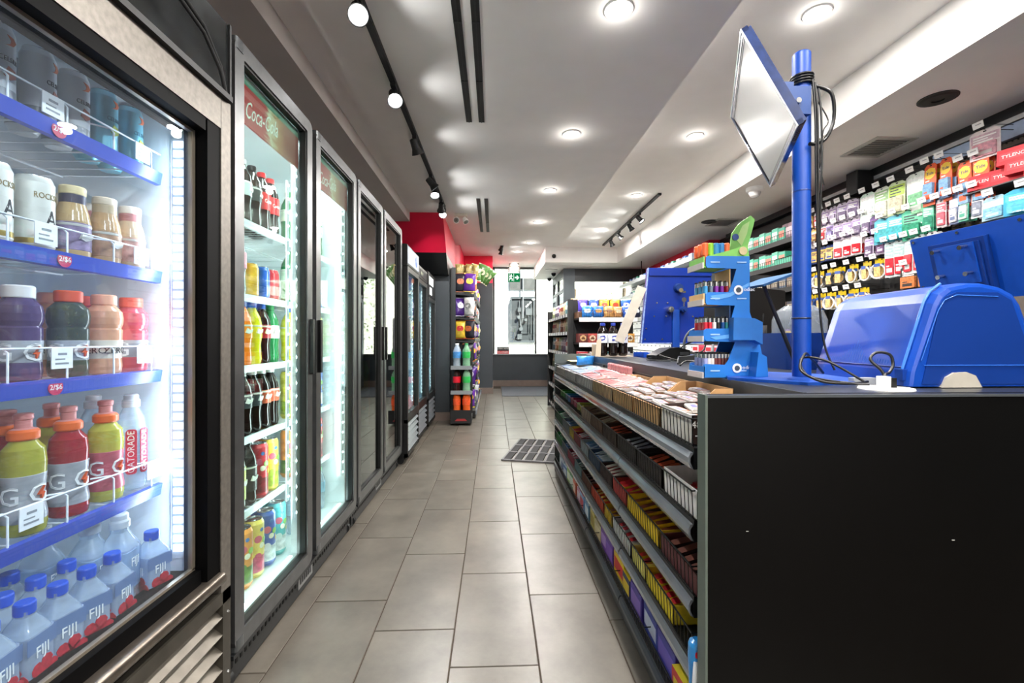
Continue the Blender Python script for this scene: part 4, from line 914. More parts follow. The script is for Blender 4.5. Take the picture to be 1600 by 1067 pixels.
# ---- packets
def pillow_mesh(w, h, t, nx=6, nz=8, crimp=.0, rnd=None):
    """stuffed packet standing in the xz plane, front toward -y, base at z=0"""
    m = M(); rnd = rnd or random.Random(3); v = []
    for sgn in (-1, 1):
        for j in range(nz+1):
            for i in range(nx+1):
                u, q = 2*i/nx-1, 2*j/nz-1
                b = (max(0, 1-abs(u)**2.3)**.7)*(max(0, 1-abs(q)**2.6)**.75)
                v.append((w/2*u*(1-.06*(1-abs(q))*(abs(u) > .9)), sgn*(t/2*b*(1+rnd.uniform(-.12, .12))+.0006), h/2*(q+1)))
    n = (nx+1)*(nz+1); f = []
    for j in range(nz):
        for i in range(nx):
            a = j*(nx+1)+i; f.append((a, a+1, a+nx+2, a+nx+1)); f.append((n+a+1, n+a, n+a+nx+1, n+a+nx+2))
    rim = [i for i in range(nx+1)]+[(j+1)*(nx+1)-1 for j in range(1, nz+1)]+[nz*(nx+1)+i for i in range(nx-1, -1, -1)]+[j*(nx+1) for j in range(nz-1, 0, -1)]
    f += [(rim[k], n+rim[k], n+rim[(k+1) % len(rim)], rim[(k+1) % len(rim)]) for k in range(len(rim))]
    m.add(v, f, 0, True); return m
def bar(name, c, c2, L=.105, wd=.034, th=.014, s=None, sc=WHITE, oval=None):
    """wrapped bar lying along local x, top up"""
    def b():
        t = thing(name, 'x', 'candy')
        body = M().prism(rrect(-wd/2, wd/2, 0, th, th*.42, 2), -L/2+.008, L/2-.008, 'x', 0, True)
        for sx in (-1, 1):
            body.box(min(sx*(L/2-.009), sx*L/2), max(sx*(L/2-.009), sx*L/2), -wd*.48, wd*.48, th*.4, th*.5)
        o = ob('wrapper', body, film(c, .2, 40), t)
        p = ob('print', M().prism(rrect(-L*.32, L*.32, -wd*.42, wd*.42, wd*.2, 3), th-.0003, th+.0006, 'z'), mat(c2, .35), o)
        if oval: ob('print_panel', M().prism(rrect(-L*.29, L*.29, -wd*.30, wd*.42, wd*.15, 3), th+.0004, th+.0010, 'z'), mat(c, .4), o); ob('oval_mark', M().prism(rrect(-L*.17, L*.17, -wd*.14, wd*.26, wd*.19, 4), th+.0008, th+.0014, 'z'), mat(oval, .4), o)
        if s: text(s, wd*.55, sc, o, (0, 0, th+.0008), (0, 0, 0))
        return t
    return b
def carton(name, w, d, h, c, c2, s=None, sc=WHITE, cat='candy'):
    def b():
        t = thing(name, 'x', cat)
        o = ob('box', M().rbox(-w/2, w/2, -d/2, d/2, 0, h, .002, 'z', 0, 1, None, False), mat(c, .4, 0, .1, 30), t)
        ob('flap', M().box(-w/2+.001, w/2-.001, -d/2+.001, d/2-.001, h, h+.0008), mat(c2, .4), t)
        ob('print', M().box(-w*.42, w*.42, -d/2-.0006, -d/2, h*.25, h*.75), mat(c2, .4), o)
        if s: text(s, min(h*.3, 1.5*w/len(s)), sc, o, (0, -d/2-.0008, h/2))
        return t
    return b
def pack(name, w, h, t_, c, c2, s=None, sc=WHITE, cat='snack', nx=6, nz=8, seed=1, print_z=.55, print_h=.3):
    def b():
        t = thing(name, 'x', cat)
        o = ob('bag', pillow_mesh(w, h, t_, nx, nz, rnd=random.Random(seed)), film(c, .5, 14), t)
        ob('top_seal', M().box(-w/2, w/2, -.0012, .0012, h-.012, h+.004), film(c2), t)
        ob('bottom_seal', M().box(-w/2, w/2, -.0012, .0012, -.004, .010), film(c2), t)
        e = M(); n = 10
        p = ob('print', M().prism(rrect(-w*.29, w*.29, h*(print_z-print_h/2), h*(print_z+print_h/2), min(h*print_h*.46, w*.28), 5), -t_/2-.002, -t_/2*.6, 'y'), mat(c2, .35, 0, .2, 30), o)
        if s: text(s, min(h*.16, 1.25*w/len(s)), sc, p, (0, -t_/2-.0045, h*print_z))
        return t
    return b
def tray(c, L, dep, hf, hb, wall=.003, inner=None, mark=None):
    """open display box: length L along local x, depth dep along local y (front at -y), front lower than back"""
    def b():
        t = thing('display_box', 'x', 'box')
        m = M().box(0, L, 0, dep, 0, wall).box(0, L, 0, wall, 0, hf).box(0, L, dep-wall, dep, 0, hb)
        ob('carton', m, mat(c, .65, 0, .1, 30), t)
        for x in (0, L-wall): ob('side', M().prism([(0, 0), (dep, 0), (dep, hb), (dep*.75, hb), (dep*.5, hf+.006), (0, hf)], x, x+wall, 'x'), mat(inner or c, .65, 0, .1, 30), t)
        if mark:
            e = text(mark, .026, WHITE, t, (L+.0006, .011, hf*.68), (pi/2, 0, pi/2)); ob('small_print', M().box(L, L+.0006, .008, .034, hf*.30, hf*.34).box(L, L+.0006, .040, .052, hf*.72, hf*.76).box(L, L+.0006, .040, .050, hf*.6, hf*.64), WHITE, t)
        return t
    return b
# world frame of a tray on a tier: local x -> -y world (rz=-90: (1,0)->(0,-1)); local -y -> -x world
def tray_at(tier, ya, yb, c, name, hf=.06, hb=.085, inner=None, dep=.235, mark=None, grp=None):
    t = tray(c, yb-ya-.006, dep, hf, hb, inner=inner, mark=mark)()
    t.location = (.512, yb-.003, TIER[tier]); t.rotation_euler = (0, 0, -pi/2)
    tag(t, name, 'box', grp or 'display boxes on the %s candy tier' % ORD[tier])
    return t
ROWN = ('front row', 'second row', 'third row', 'fourth row', 'fifth row')
def fill(key, builder, tier, ya, yb, n, rows, phrase, group, base=.012, tilt=.25, x0=.57, dxx=.085, rise=.022, jit=.12, rz=0):
    """things laid in a box: n along the shelf, rows going back"""
    for r in range(rows):
        for i in range(n):
            y = ya+(yb-ya)*(i+.5)/n
            place(key, builder, (x0+dxx*r, y, TIER[tier]+base+rise*r+random.uniform(0, .006)), (random.uniform(-jit, jit)*.6, -tilt+random.uniform(-.08, .08), rz+random.uniform(-jit, jit)),
                  '%s, %s, %s' % (phrase, ROWN[r], ORD[i]+' along'), 'candy', group)
# ---- tier 1, from the near end
tray_at(0, 1.145, 1.365, 'D9D5CC', 'dark brown and white candy box with a big 48 on its end', .078, .105, '2A1712', mark='48')
b1 = bar('candy_bar', 'A8A29C', 'B8501E', wd=.038, oval='5A5A9A')
fill('b1', b1, 0, 1.155, 1.36, 2, 5, 'white and orange bar in the 48 box', 'bars in the 48 box', .052, .0, x0=.545, dxx=.046, rise=.007, jit=.16, rz=pi/2)
tray_at(0, 1.375, 1.645, 'B98F5E', 'first open kraft box of bars behind the 48 box', .062, .12)
b2 = bar('candy_bar', 'A39D9C', '9A2E32', wd=.038, oval='5A5690')
fill('b2', b2, 0, 1.39, 1.63, 2, 5, 'white and red bar in the first kraft box', 'bars in the first kraft box', .052, .0, x0=.545, dxx=.046, rise=.007, jit=.16, rz=pi/2)
tray_at(0, 1.655, 1.925, 'B98F5E', 'second open kraft box of bars on the top tier', .062, .115)
fill('b2', b2, 0, 1.67, 1.91, 2, 5, 'white and red bar in the second kraft box', 'bars in the second kraft box', .052, .0, x0=.545, dxx=.046, rise=.007, jit=.16, rz=pi/2)
tray_at(0, 1.935, 2.33, 'C7A27A', 'long box of pinkish wrapped packets on the top tier', .062, .09)
b3 = bar('candy_bar', 'A88886', '9A141E', .11, .04, .016)
fill('b3', b3, 0, 1.945, 2.32, 9, 2, 'pinkish white and red bar in the long box', 'bars in the long pink box', .045, .18, rise=.016)
b4 = bar('candy_bar', '8A9098', '8A222C', .11, .04, .016)
tray_at(0, 2.34, 2.80, 'E3DCDC', 'white box of pale packets on the top tier', .06, .085)
fill('b3', b3, 0, 2.35, 2.56, 5, 2, 'pinkish white bar in the white box', 'pink bars in the white box', .045, .18, rise=.016)
fill('b4', b4, 0, 2.57, 2.79, 5, 2, 'silver white bar in the white box', 'silver bars in the white box', .045, .18, rise=.016)
roll = lambda: ob('candy_roll', M().lathe([(.001, 0), (.014, .001), (.015, .004), (.015, .062), (.012, .068), (.001, .069)], 14), film('D08A8C'))
for i in range(9): place('roll', roll, (.735, 2.42+i*.052, TIER[0]+.055), (0, 0, 0), 'pink candy roll standing along the back of the top tier, %s from near end' % ORD[i], 'candy', 'pink candy rolls')
tray_at(0, 2.81, 3.25, 'D8D6D2', 'white box of pale blue packets near the far end of the top tier', .055, .08)
b5 = bar('candy_bar', '8C9096', '5A769A', .115, .045, .014)
fill('b5', b5, 0, 2.82, 3.24, 9, 2, 'pale bar with a blue mark', 'pale bars near the far end', .045, .15, rise=.014)
tray_at(0, 3.26, 3.70, 'CFC9BE', 'flat box with papers at the far end of the top tier', .05, .07)
t = thing('gum_packet', 'bright blue packet at the far end of the top tier', 'candy', (.70, 3.42, TIER[0]+.075), .3); ob('bag', pillow_mesh(.16, .07, .045), film('2F7FD0'), t)
fill('b5', b5, 0, 3.27, 3.66, 8, 1, 'pale flat bar in the farthest box', 'pale bars in the farthest box', .045, .15)
tag(ob('card', M().box(.60, .75, 3.50, 3.72, TIER[0]+.098, TIER[0]+.1), mat('D9C08C', .6)), 'manila card lying over the far end of the top tier', 'card')
# ---- tier 2
tray_at(1, 1.115, 1.345, 'E4E2DE', 'white open box with a few red bars below the 48 box', .075, .12)
b6 = bar('candy_bar', 'D02430', 'F1EDE6')
fill('b6', b6, 1, 1.13, 1.34, 4, 1, 'red bar in the white open box', 'red bars in the white box', .025, .2, x0=.64)
b7 = bar('candy_bar', '1D1A1C', 'E2603C'); b8 = bar('candy_bar', '2A2226', 'B9BEC4')
b9 = bar('candy_bar', '8A5A46', 'D9C5A8'); b10 = bar('candy_bar', 'B49A88', '6A3A30')
for (ya, yb, c, nm, key, bb, ph) in ((1.355, 1.60, '241A18', 'first black box on the second tier', 'b7', b7, 'black and orange bar in the first black box'), (1.61, 1.86, '2C2422', 'second black box on the second tier', 'b8', b8, 'black and silver bar in the second black box'),
                                 (1.87, 2.11, '3A2A22', 'third dark box on the second tier', 'b7', b7, 'black and orange bar in the third dark box'), (2.12, 2.36, '6A4A36', 'brown box on the second tier', 'b9', b9, 'brown bar in the brown box'), (2.37, 2.64, 'A58C78', 'tan box on the second tier', 'b10', b10, 'tan bar in the tan box')):
    tray_at(1, ya, yb, c, nm, .06, .085)
    fill(key, bb, 1, ya+.01, yb-.01, 5, 2, ph, ph.replace(' bar ', ' bars '), .03, .25)
def flat(c, c2): return carton('gum_box', .10, .20, .045, c, c2, cat='gum')
for i, (c, c2, d) in enumerate((('C9B84A', 'B5A43C', 'yellow'), ('A8B24A', '93A03E', 'olive green'), ('B01E55', 'C22A63', 'magenta'), ('8C2440', 'A02C4C', 'wine red'), ('2A6FB4', '2F7FC4', 'blue'), ('2F8FA8', '38A0B8', 'teal blue'), ('2A8A3C', '3AA04A', 'green'), ('4AA23C', '58B84A', 'bright green'))):
    place('gum'+c, flat(c, c2), (.63, 2.70+.118*i, TIER[1]+.012), (0, -.1, -pi/2), '%s flat gum box on the second tier' % d, 'gum', 'flat gum boxes on the second tier')
# ---- tier 3
b11 = bar('candy_bar', '2A1A18', '7A4A3E'); b12 = bar('candy_bar', 'E9C41E', '6A2A14'); b13 = bar('candy_bar', 'D8BE3A', 'C0202A'); b14 = bar('candy_bar', 'C8222C', 'F0EAE2')
b15 = bar('candy_bar', '9A2A2E', 'E8D8C8'); b16 = bar('gum_packet', '4A7FB8', 'E6EEF4', .08); b17 = bar('gum_packet', 'C4CCD2', '3A6A9A', .08); b18 = bar('gum_packet', '3F9A5A', 'E6F0E6', .08); b19 = bar('gum_packet', 'C8323C', 'F0E6E6', .08)
T = [(1.115, 1.37, '5A2A2C', 'maroon box at the near end of the third tier', 'b11', b11, 'dark bar in the maroon box', 5), (1.38, 1.72, 'E8C01E', 'yellow box with a torn front on the third tier', 'b12', b12, 'yellow and brown bar in the torn yellow box', 6),
     (1.73, 1.93, 'B23A36', 'red box on the third tier', 'b13', b13, 'yellow and red bar in the red box', 4), (1.94, 2.16, '3A2420', 'dark brown box on the third tier', 'b15', b15, 'dark red bar in the brown box', 5),
     (2.17, 2.42, '34506E', 'slate blue box on the third tier', 'b16', b16, 'blue gum packet in the slate box', 6), (2.43, 2.66, 'A9B4BC', 'silver box on the third tier', 'b17', b17, 'silver gum packet in the silver box', 6),
     (2.67, 2.88, '8C2A30', 'small red box on the third tier', 'b19', b19, 'red gum packet in the small red box', 5), (2.89, 3.05, 'D8BE3A', 'small yellow box on the third tier', 'b13', b13, 'yellow and red bar in the small yellow box', 4),
     (3.06, 3.36, '8A949A', 'grey box on the third tier', 'b17', b17, 'silver gum packet in the grey box', 7), (3.37, 3.70, '2F6A4A', 'green box at the far end of the third tier', 'b18', b18, 'green gum packet in the green box', 8)]
for ya, yb, c, nm, key, bb, ph, n in T:
    tray_at(2, ya, yb, c, nm, .055, .08); fill(key, bb, 2, ya+.01, yb-.01, n, 2, ph, ph.replace(' bar ', ' bars ').replace(' packet ', ' packets '), .03, .25)
# ---- tier 4
def bluecone():
    t = thing('candy_bottle', 'x', 'candy')
    ob('body', M().lathe([(.004, 0), (.011, .04), (.020, .13), (.021, .16), (.018, .17), (.010, .176), (.001, .177)], 16), mat('2F8FD8', .2, coat=.5), t)
    ob('print', M().prism(rrect(-.008, .008, .07, .13, .004, 3), -.0212, -.014, 'y'), mat('E8EEF4'), t)
    ob('badge', M().prism(rrect(-.005, .005, .14, .155, .004, 3), -.0222, -.016, 'y'), RED, t)
    return t
for i, (x, y) in enumerate(((.500, 1.118), (.530, 1.114), (.575, 1.116), (.62, 1.114))):
    place('cone', bluecone, (x, y, .19), (.0, .06-.05*i, -.3), 'blue cone-shaped candy bottle wedged by the counter panel, %s from the aisle' % ORD[i], 'candy', 'blue candy bottles by the panel')
b20 = bar('candy_bar', 'E9CF2E', 'C8202A'); b21 = bar('candy_bar', 'E8E6E2', 'C8202A'); b22 = bar('candy_bar', 'E24A1E', 'F4C04A'); b23 = bar('candy_bar', '3F9A8A', 'E0EEE8'); b24 = bar('candy_bar', 'D0506A', 'F4E0E4')
T = [(1.27, 1.50, 'E9CF2E', 'long yellow box with red script on the fourth tier', 'b20', b20, 'yellow bar with red print in the long yellow box', 6), (1.51, 1.66, 'EDE07A', 'pale yellow box on the fourth tier', 'b20', b20, 'yellow bar with red print in the pale box', 3),
     (1.67, 1.93, 'D6D6D4', 'silver white box on the fourth tier', 'b21', b21, 'white bar with red print in the silver box', 5), (1.94, 2.08, 'E0B41E', 'mustard box on the fourth tier', 'b12', b12, 'yellow and brown bar in the mustard box', 3),
     (2.09, 2.36, 'D8421E', 'orange red box on the fourth tier', 'b22', b22, 'orange red bar in the orange box', 5), (2.37, 2.62, '6A3A22', 'plain brown box on the fourth tier', 'b11', b11, 'dark bar in the plain brown box', 5),
     (2.63, 2.86, '7AA0A8', 'pale teal box on the fourth tier', 'b23', b23, 'teal bar in the pale teal box', 5), (2.87, 3.12, 'A82A4A', 'crimson box on the fourth tier', 'b24', b24, 'pink bar in the crimson box', 5),
     (3.13, 3.40, '5A7A8A', 'blue grey box on the fourth tier', 'b16', b16, 'blue gum packet in the blue grey box', 6), (3.41, 3.70, '2A8A3C', 'green box at the far end of the fourth tier', 'b18', b18, 'green gum packet on the fourth tier', 6)]
for ya, yb, c, nm, key, bb, ph, n in T:
    tray_at(3, ya, yb, c, nm, .055, .075); fill(key, bb, 3, ya+.01, yb-.01, n, 2, ph, ph.replace(' bar ', ' bars ').replace(' packet ', ' packets '), .025, .25)
# ---- base tier: closed cartons and small boxes standing upright
BASEB = [('C8323C', 'E8D23A', None, 'red carton with a white oval'), ('3A3A9A', '6A5AC0', None, 'violet blue carton, first of two'), ('2F3F9A', 'C8D2E8', None, 'deep blue carton'), ('4A3A9A', '8A6AC8', None, 'lilac blue carton'),
         ('20285A', 'E8C81E', None, 'navy carton with a yellow top'), ('E8C81E', 'C8202A', None, 'yellow carton with red print'), ('5A2A9A', '7A4AB8', None, 'purple carton, darker one'), ('6A34A8', 'B890D8', None, 'purple carton with a pale print'),
         ('C8B48A', 'E0D0A8', None, 'open cream carton'), ('E0CF7A', 'B8A04A', None, 'pale gold carton'), ('6A9AC8', 'E6EEF6', None, 'sky blue carton'), ('8AB0D8', 'C83A4A', None, 'light blue carton with red print'),
         ('C88AA8', 'F0DCE6', None, 'rose carton'), ('D86A4A', 'F0D8C8', None, 'coral carton'), ('5A9A6A', 'D8E8DC', None, 'mid green carton'), ('A0C46A', 'E8F0D8', None, 'lime carton'), ('4A7AB8', 'D8E4F0', None, 'mid blue carton'), ('B8C4D0', '4A6A9A', None, 'silver blue carton'), ('9AA6B0', 'D8DEE4', None, 'grey carton at the far end')]
y = 1.095
for i, (c, c2, s, d) in enumerate(BASEB):
    L = (.19, .15, .15, .13, .10, .16, .12, .12)[i] if i < 8 else .128
    bld = carton('candy_carton', L-.008, .16, (.085, .10, .095, .10, .085, .10, .11, .10)[i % 8], c, c2, s, mat('F4F0E8') if c != 'E8C81E' else mat('F6EFE0'))
    place('bx%d' % i, bld, ((.59 if i == 0 else .60)+random.uniform(0, .01), y+L/2, TIER[4]+.001), (0, 0, -pi/2+random.uniform(-.05, .05)), d+' standing on the bottom tier', 'carton', 'cartons on the bottom tier')
    y += L
# ================================================================== things on the counter
CT_Z = .985
# screen on the tall blue pole
pl = thing('display_pole', 'tall blue steel pole on a blue base plate rising from the checkout counter', 'pole', (1.022, 1.462, CT_Z))
ob('pole', M().lathe([(.0275, .008), (.0275, 1.078), (.024, 1.083), (.001, 1.083)], 28), BLUE, pl)
ob('base_plate', M().prism([(-.26, -.02), (-.12, -.20), (.12, -.175), (.17, .10), (-.05, .27), (-.2, .12)], 0, .009), BLUE, pl)
ob('joint_ring', M().lathe([(.0277, .62), (.0281, .621), (.0281, .624), (.0277, .625)], 24), BLUED, pl)
ob('mount_bracket', M().box(-.075, .0, -.045, .035, .86, .95).box(-.10, -.06, -.05, .05, .83, .96), mat('1D3E78', .35), pl)
for dy in (-.046, .036): ob('bolt', M().cyl((-.045, dy, .90), (-.045, dy-.008 if dy < 0 else dy+.008, .90), .009, 10), CHROME, pl)
# corners fitted from the view: near upper, near lower, far lower, far upper
cs_ = [Vector(p) for p in ((.663, 1.169, 1.946), (.783, 1.118, 1.668), (1.017, 1.606, 1.679), (.897, 1.658, 1.956))]
o_ = sum(cs_, Vector())/4; ux = ((cs_[3]-cs_[0])).normalized(); uz = (cs_[0]-cs_[1]); uz = (uz-ux*uz.dot(ux)).normalized(); uy = uz.cross(ux)
if uy.dot(Vector((.81, -.4, .43))) < 0: uy = -uy
# local x along the long edge toward the viewer, z up the screen, -y out of the face
X_ = -ux; Z_ = uz; Y_ = Z_.cross(X_)
Rm = Matrix((X_, Y_, Z_)).transposed()
sc = thing('display_screen', 'thin grey customer screen in a dark blue frame tilted on the tall blue pole', 'screen', o_, 0, None, Rm.to_euler())
fy = -1 if (Rm @ Vector((0, -1, 0))).dot(Vector((-.81, .4, -.43))) > 0 else 1
w2, h2 = .541/2, .307/2
ob('frame', M().box(-w2, w2, -.010, .006, h2-.013, h2).box(-w2, w2, -.010, .006, -h2, -h2+.013).box(-w2, -w2+.013, -.010, .006, -h2, h2).box(w2-.013, w2, -.010, .006, -h2, h2)
   .box(-w2+.004, w2-.004, .004, .014, -h2+.004, h2-.004), mat('1B2F5E', .25, 0, .25, 30, coat=.4), sc)
ob('edge_wrap', M().box(-w2-.001, w2+.001, -.0115, -.009, h2-.004, h2+.001).box(-w2-.002, w2+.002, -.0115, -.009, -h2-.001, -h2+.004).box(-w2-.001, -w2+.004, -.0115, -.009, -h2, h2).box(w2-.004, w2+.001, -.0115, -.009, -h2, h2), mat('C9CFD8', .15, .2, .2, 60), sc)
ob('panel', M().box(-w2+.012, w2-.012, -.007, -.003, -h2+.012, h2-.012), mat('A6A9AB', .18, 0, .03, 4, coat=.2), sc)
ob('inner_rim', M().box(-w2+.011, -w2+.018, -.0085, -.0065, -h2+.012, h2-.012).box(w2-.018, w2-.011, -.0085, -.0065, -h2+.012, h2-.012).box(-w2+.012, w2-.012, -.0085, -.0065, h2-.018, h2-.011).box(-w2+.012, w2-.012, -.0085, -.0065, -h2+.011, -h2+.018), BLACK, sc)
for k in range(6): ob('vent_hole', M().box(w2-.05-k*.014, w2-.044-k*.014, -.004, .004, -h2-.0008, -h2), BLACK, sc)
ob('arm', M().box(-.03, .03, .012, .09, -.02, .05), mat('1D3E78', .35), sc)
cb = M()
for k in range(4): cb.tube([(1.022+.033*cos(a*.52), 1.462+.033*sin(a*.52), 1.955+.009*k+.0006*a) for a in range(13)], .004, 5)
cb.tube(smoothpath([(1.05, 1.44, 1.95), (1.10, 1.43, 1.92), (1.115, 1.44, 1.84), (1.09, 1.44, 1.78), (1.05, 1.43, 1.755), (1.02, 1.42, 1.75)]), .006, 7)
for dx, dz in ((0, 0), (.012, -.02), (-.008, .01)):
    cb.tube(smoothpath([(1.045+dx, 1.43, 1.955+dz), (1.05+dx, 1.425, 1.85), (1.052+dx, 1.425, 1.70), (1.056+dx*.5, 1.43, 1.5), (1.056, 1.425, 1.25), (1.062, 1.41, 1.1), (1.08, 1.39, 1.02)]), .0035, 6)
cb.tube(smoothpath([(1.05, 1.43, 1.90), (1.085, 1.425, 1.83), (1.065, 1.42, 1.79), (1.06, 1.43, 1.7), (1.075, 1.43, 1.62)]), .0022, 5)
tag(ob('cable_bundle', cb, mat('0C0C0D', .35)), 'black cables coiled round the top of the tall blue pole and running down it', 'cable')
tag(ob('cable_tie', M().lathe([(.0285, 0), (.0292, .001), (.0292, .003), (.0285, .004)], 20, 0, Matrix.Translation((1.022, 1.462, 1.185))), BLACK), 'thin black tie round the middle of the tall blue pole', 'tie')
# loose loops on the counter
lp = M()
lp.tube(smoothpath([(1.05, 1.40, 1.01), (.98, 1.36, 1.06), (.92, 1.30, 1.075), (.885, 1.27, 1.03), (.92, 1.23, 1.0), (1.0, 1.22, .995), (1.06, 1.24, .998)], 8), .0038, 7)
lp.tube(smoothpath([(1.04, 1.23, 1.0), (.97, 1.28, 1.055), (.93, 1.33, 1.06), (.93, 1.30, 1.01), (.99, 1.22, .996), (1.03, 1.20, .994)], 8), .0034, 7)
tag(ob('cable', lp, mat('111112', .35)), 'black cable lying in wide loops in front of the tall blue pole', 'cable')
lp = M().tube(smoothpath([(1.085, 1.20, .99), (1.075, 1.21, 1.03), (1.06, 1.23, 1.06), (1.085, 1.24, 1.08), (1.12, 1.235, 1.075), (1.125, 1.23, 1.045), (1.10, 1.215, 1.025), (1.075, 1.20, 1.02), (1.07, 1.185, .992)], 8), .004, 7)
tag(ob('cable', lp, mat('121213', .35)), 'small upright loop of black cable rising from the white cable hole', 'cable')
t = thing('cable_grommet', 'round white cable grommet in the counter top beside the blue terminal', 'grommet', (1.05, 1.17, CT_Z))
ob('ring', M().lathe([(.062, 0), (.060, .004), (.030, .006), (.026, .0)], 28), WHITE, t)
ob('plug', M().box(-.016, .004, -.012, .012, .002, .034), WHITE, t); ob('plug', M().box(.008, .022, -.01, .01, .002, .03), BLACK, t)
t = thing('adapter', 'small grey plug adapter lying under the edge of the blue terminal', 'adapter', (1.085, 1.29, CT_Z)); ob('body', M().rbox(-.035, .035, -.012, .012, 0, .02, .005), mat('9A9EA2', .4), t)
ob('cord', M().tube([(.03, 0, .01), (.06, -.01, .006), (.08, 0, .005)], .004), mat('9A9EA2', .4), t)

# big blue terminal: rounded wedge body
tm = thing('lottery_terminal', 'large glossy blue plastic terminal with rounded top on the counter corner', 'terminal', (0, 0, CT_Z))
TB = mat('0D43A6', .3, 0, .05, 5, coat=.2, key='terminal blue'); TBD = mat('0A3382', .36, 0, .04, 5)
prof = [(1.128, .004), (1.134, .045), (1.196, .235), (1.212, .262), (1.238, .280), (1.29, .290), (1.35, .290), (1.40, .280), (1.435, .262), (1.455, .235), (1.52, .06), (1.524, .004)]
m = M(); ys = [1.186, 1.190, 1.205, 1.24, 1.56, 1.60, 1.615]; ins = [.014, .006, .001, 0, 0, .004, .014]
cx, n = 1.325, len(prof); v = []
for yy, e in zip(ys, ins):
    for x, z in prof: v.append((x+(e if x < cx else -e)+ (yy-1.19)*.10, yy, max(.004, z-(e if z > .05 else 0))))
m.add(v, [tuple(range(n))[::-1], tuple(range((len(ys)-1)*n, len(ys)*n))], 0, False)
for i in range(len(ys)-1):
    for k in range(n): a, b = i*n+k, i*n+(k+1) % n; m.add([v[a], v[b], v[b+n], v[a+n]], [(0, 1, 2, 3)], 0, True)
bo = ob('housing', m, TB, tm)
ob('side_panel', M().prism([(1.165, .01), (1.215, .225), (1.232, .25), (1.262, .262), (1.38, .262), (1.42, .24), (1.49, .05), (1.49, .01)], 1.1835, 1.1865, 'y'), TBD, tm)
ob('panel_ridge', M().tube([(1.162, 1.183, .075), (1.21, 1.183, .212), (1.228, 1.183, .24), (1.262, 1.183, .254), (1.38, 1.183, .250)], .0016, 5).tube([(1.17, 1.183, .062), (1.48, 1.183, .062)], .0014, 5), mat('2E66C4', .25), tm)
ob('paper_notch', M().prism([(1.215, .002), (1.228, .03), (1.25, .042), (1.285, .044), (1.312, .034), (1.33, .002)], 1.178, 1.20, 'y'), mat('B9B4A8', .4), tm)
ob('edge_highlight', M().tube([(1.135, 1.212, .05), (1.198, 1.212, .24), (1.216, 1.212, .268), (1.245, 1.212, .288)], .004, 6), mat('3E78D0', .2), tm)  # lighter bead, the edge's highlight put into the colour
ob('seam', M().tube([(1.139, 1.215, .055), (1.176, 1.6, .055)], .0018, 5), mat('0A2A66', .4), tm)
ob('latch', M().box(1.125, 1.14, 1.20, 1.225, .02, .05), TBD, tm)
g = M()
for k in range(30):
    y = 1.25+k*.0105; h = .012+(.055*max(0, 1-abs(k-16)/5.5) if abs(k-16) < 6 else 0)
    T = (y-1.19)*.10
    g.add([(1.1395+T, y, .062), (1.1395+T, y+.004, .062), (1.1395+T+h*.33, y+.004, .062+h), (1.1395+T+h*.33, y, .062+h)], [(0, 1, 2, 3), (3, 2, 1, 0)])
ob('vent_slots', g, mat('3A74CC', .3), tm)
ob('foot', M().cyl((1.15, 1.21, -.0), (1.15, 1.21, .006), .01, 10).cyl((1.50, 1.21, 0), (1.50, 1.21, .006), .01, 10).cyl((1.2, 1.58, 0), (1.2, 1.58, .006), .01, 10), BLACK, tm)
# monitor back standing behind it
R2 = Matrix.Rotation(-1.528, 3, 'Z') @ Matrix.Rotation(.241, 3, 'X')
mb = thing('cashier_monitor', 'blue flat monitor seen from behind with a bolted mounting plate above the blue terminal', 'monitor', (1.797, 1.66, 1.424), 0, None, (.241, 0, -1.528))
ob('back_cover', M().rbox(-.187, .225, 0, .03, -.16, .117, .008, 'y'), BLUE, mb)
ob('mount_box', M().prism([(-.10, -.155), (-.10, .075), (.10, .075), (.10, -.155)], -.022, .0, 'y').box(-.085, .085, -.03, -.02, -.15, .062), BLUED, mb)
ob('mount_plate', M().box(-.072, .072, -.036, -.028, -.09, .062), BLUE, mb)
for x in (-.05, .05):
    for z in (-.05, .05): ob('bolt', M().cyl((x, -.034, z), (x, -.062, z), .0055, 10).cyl((x, -.058, z), (x, -.066, z), .0085, 12), CHROME, mb)
for x, z in ((-.172, .103), (.0, .105), (.2, .103), (-.172, -.09)): ob('screw', M().cyl((x, 0, z), (x, -.004, z), .0055, 10), CHROME, mb)
ob('stand', M().tube([(0, .02, -.1), (0, .05, -.28), (0, .06, -.43)], .022, 10).box(-.1, .1, -.03, .15, -.445, -.43), BLACKM, mb)
# clear dome device behind the pole
t = thing('lottery_dispenser', 'blue box with a clear wrapped dome behind the tall blue pole', 'dispenser', (1.40, 2.02, CT_Z))
ob('base', M().rbox(-.13, .13, -.12, .12, 0, .16, .02), BLUED, t)
ob('dome', M().lathe([(.11, .16), (.11, .22), (.095, .26), (.06, .285), (.001, .29)], 22), pane('DDE4EA', 1.45, .12, .05), t)
ob('core', M().lathe([(.03, .16), (.04, .20), (.03, .24), (.001, .25)], 14), mat('8A9098', .3, .5), t)
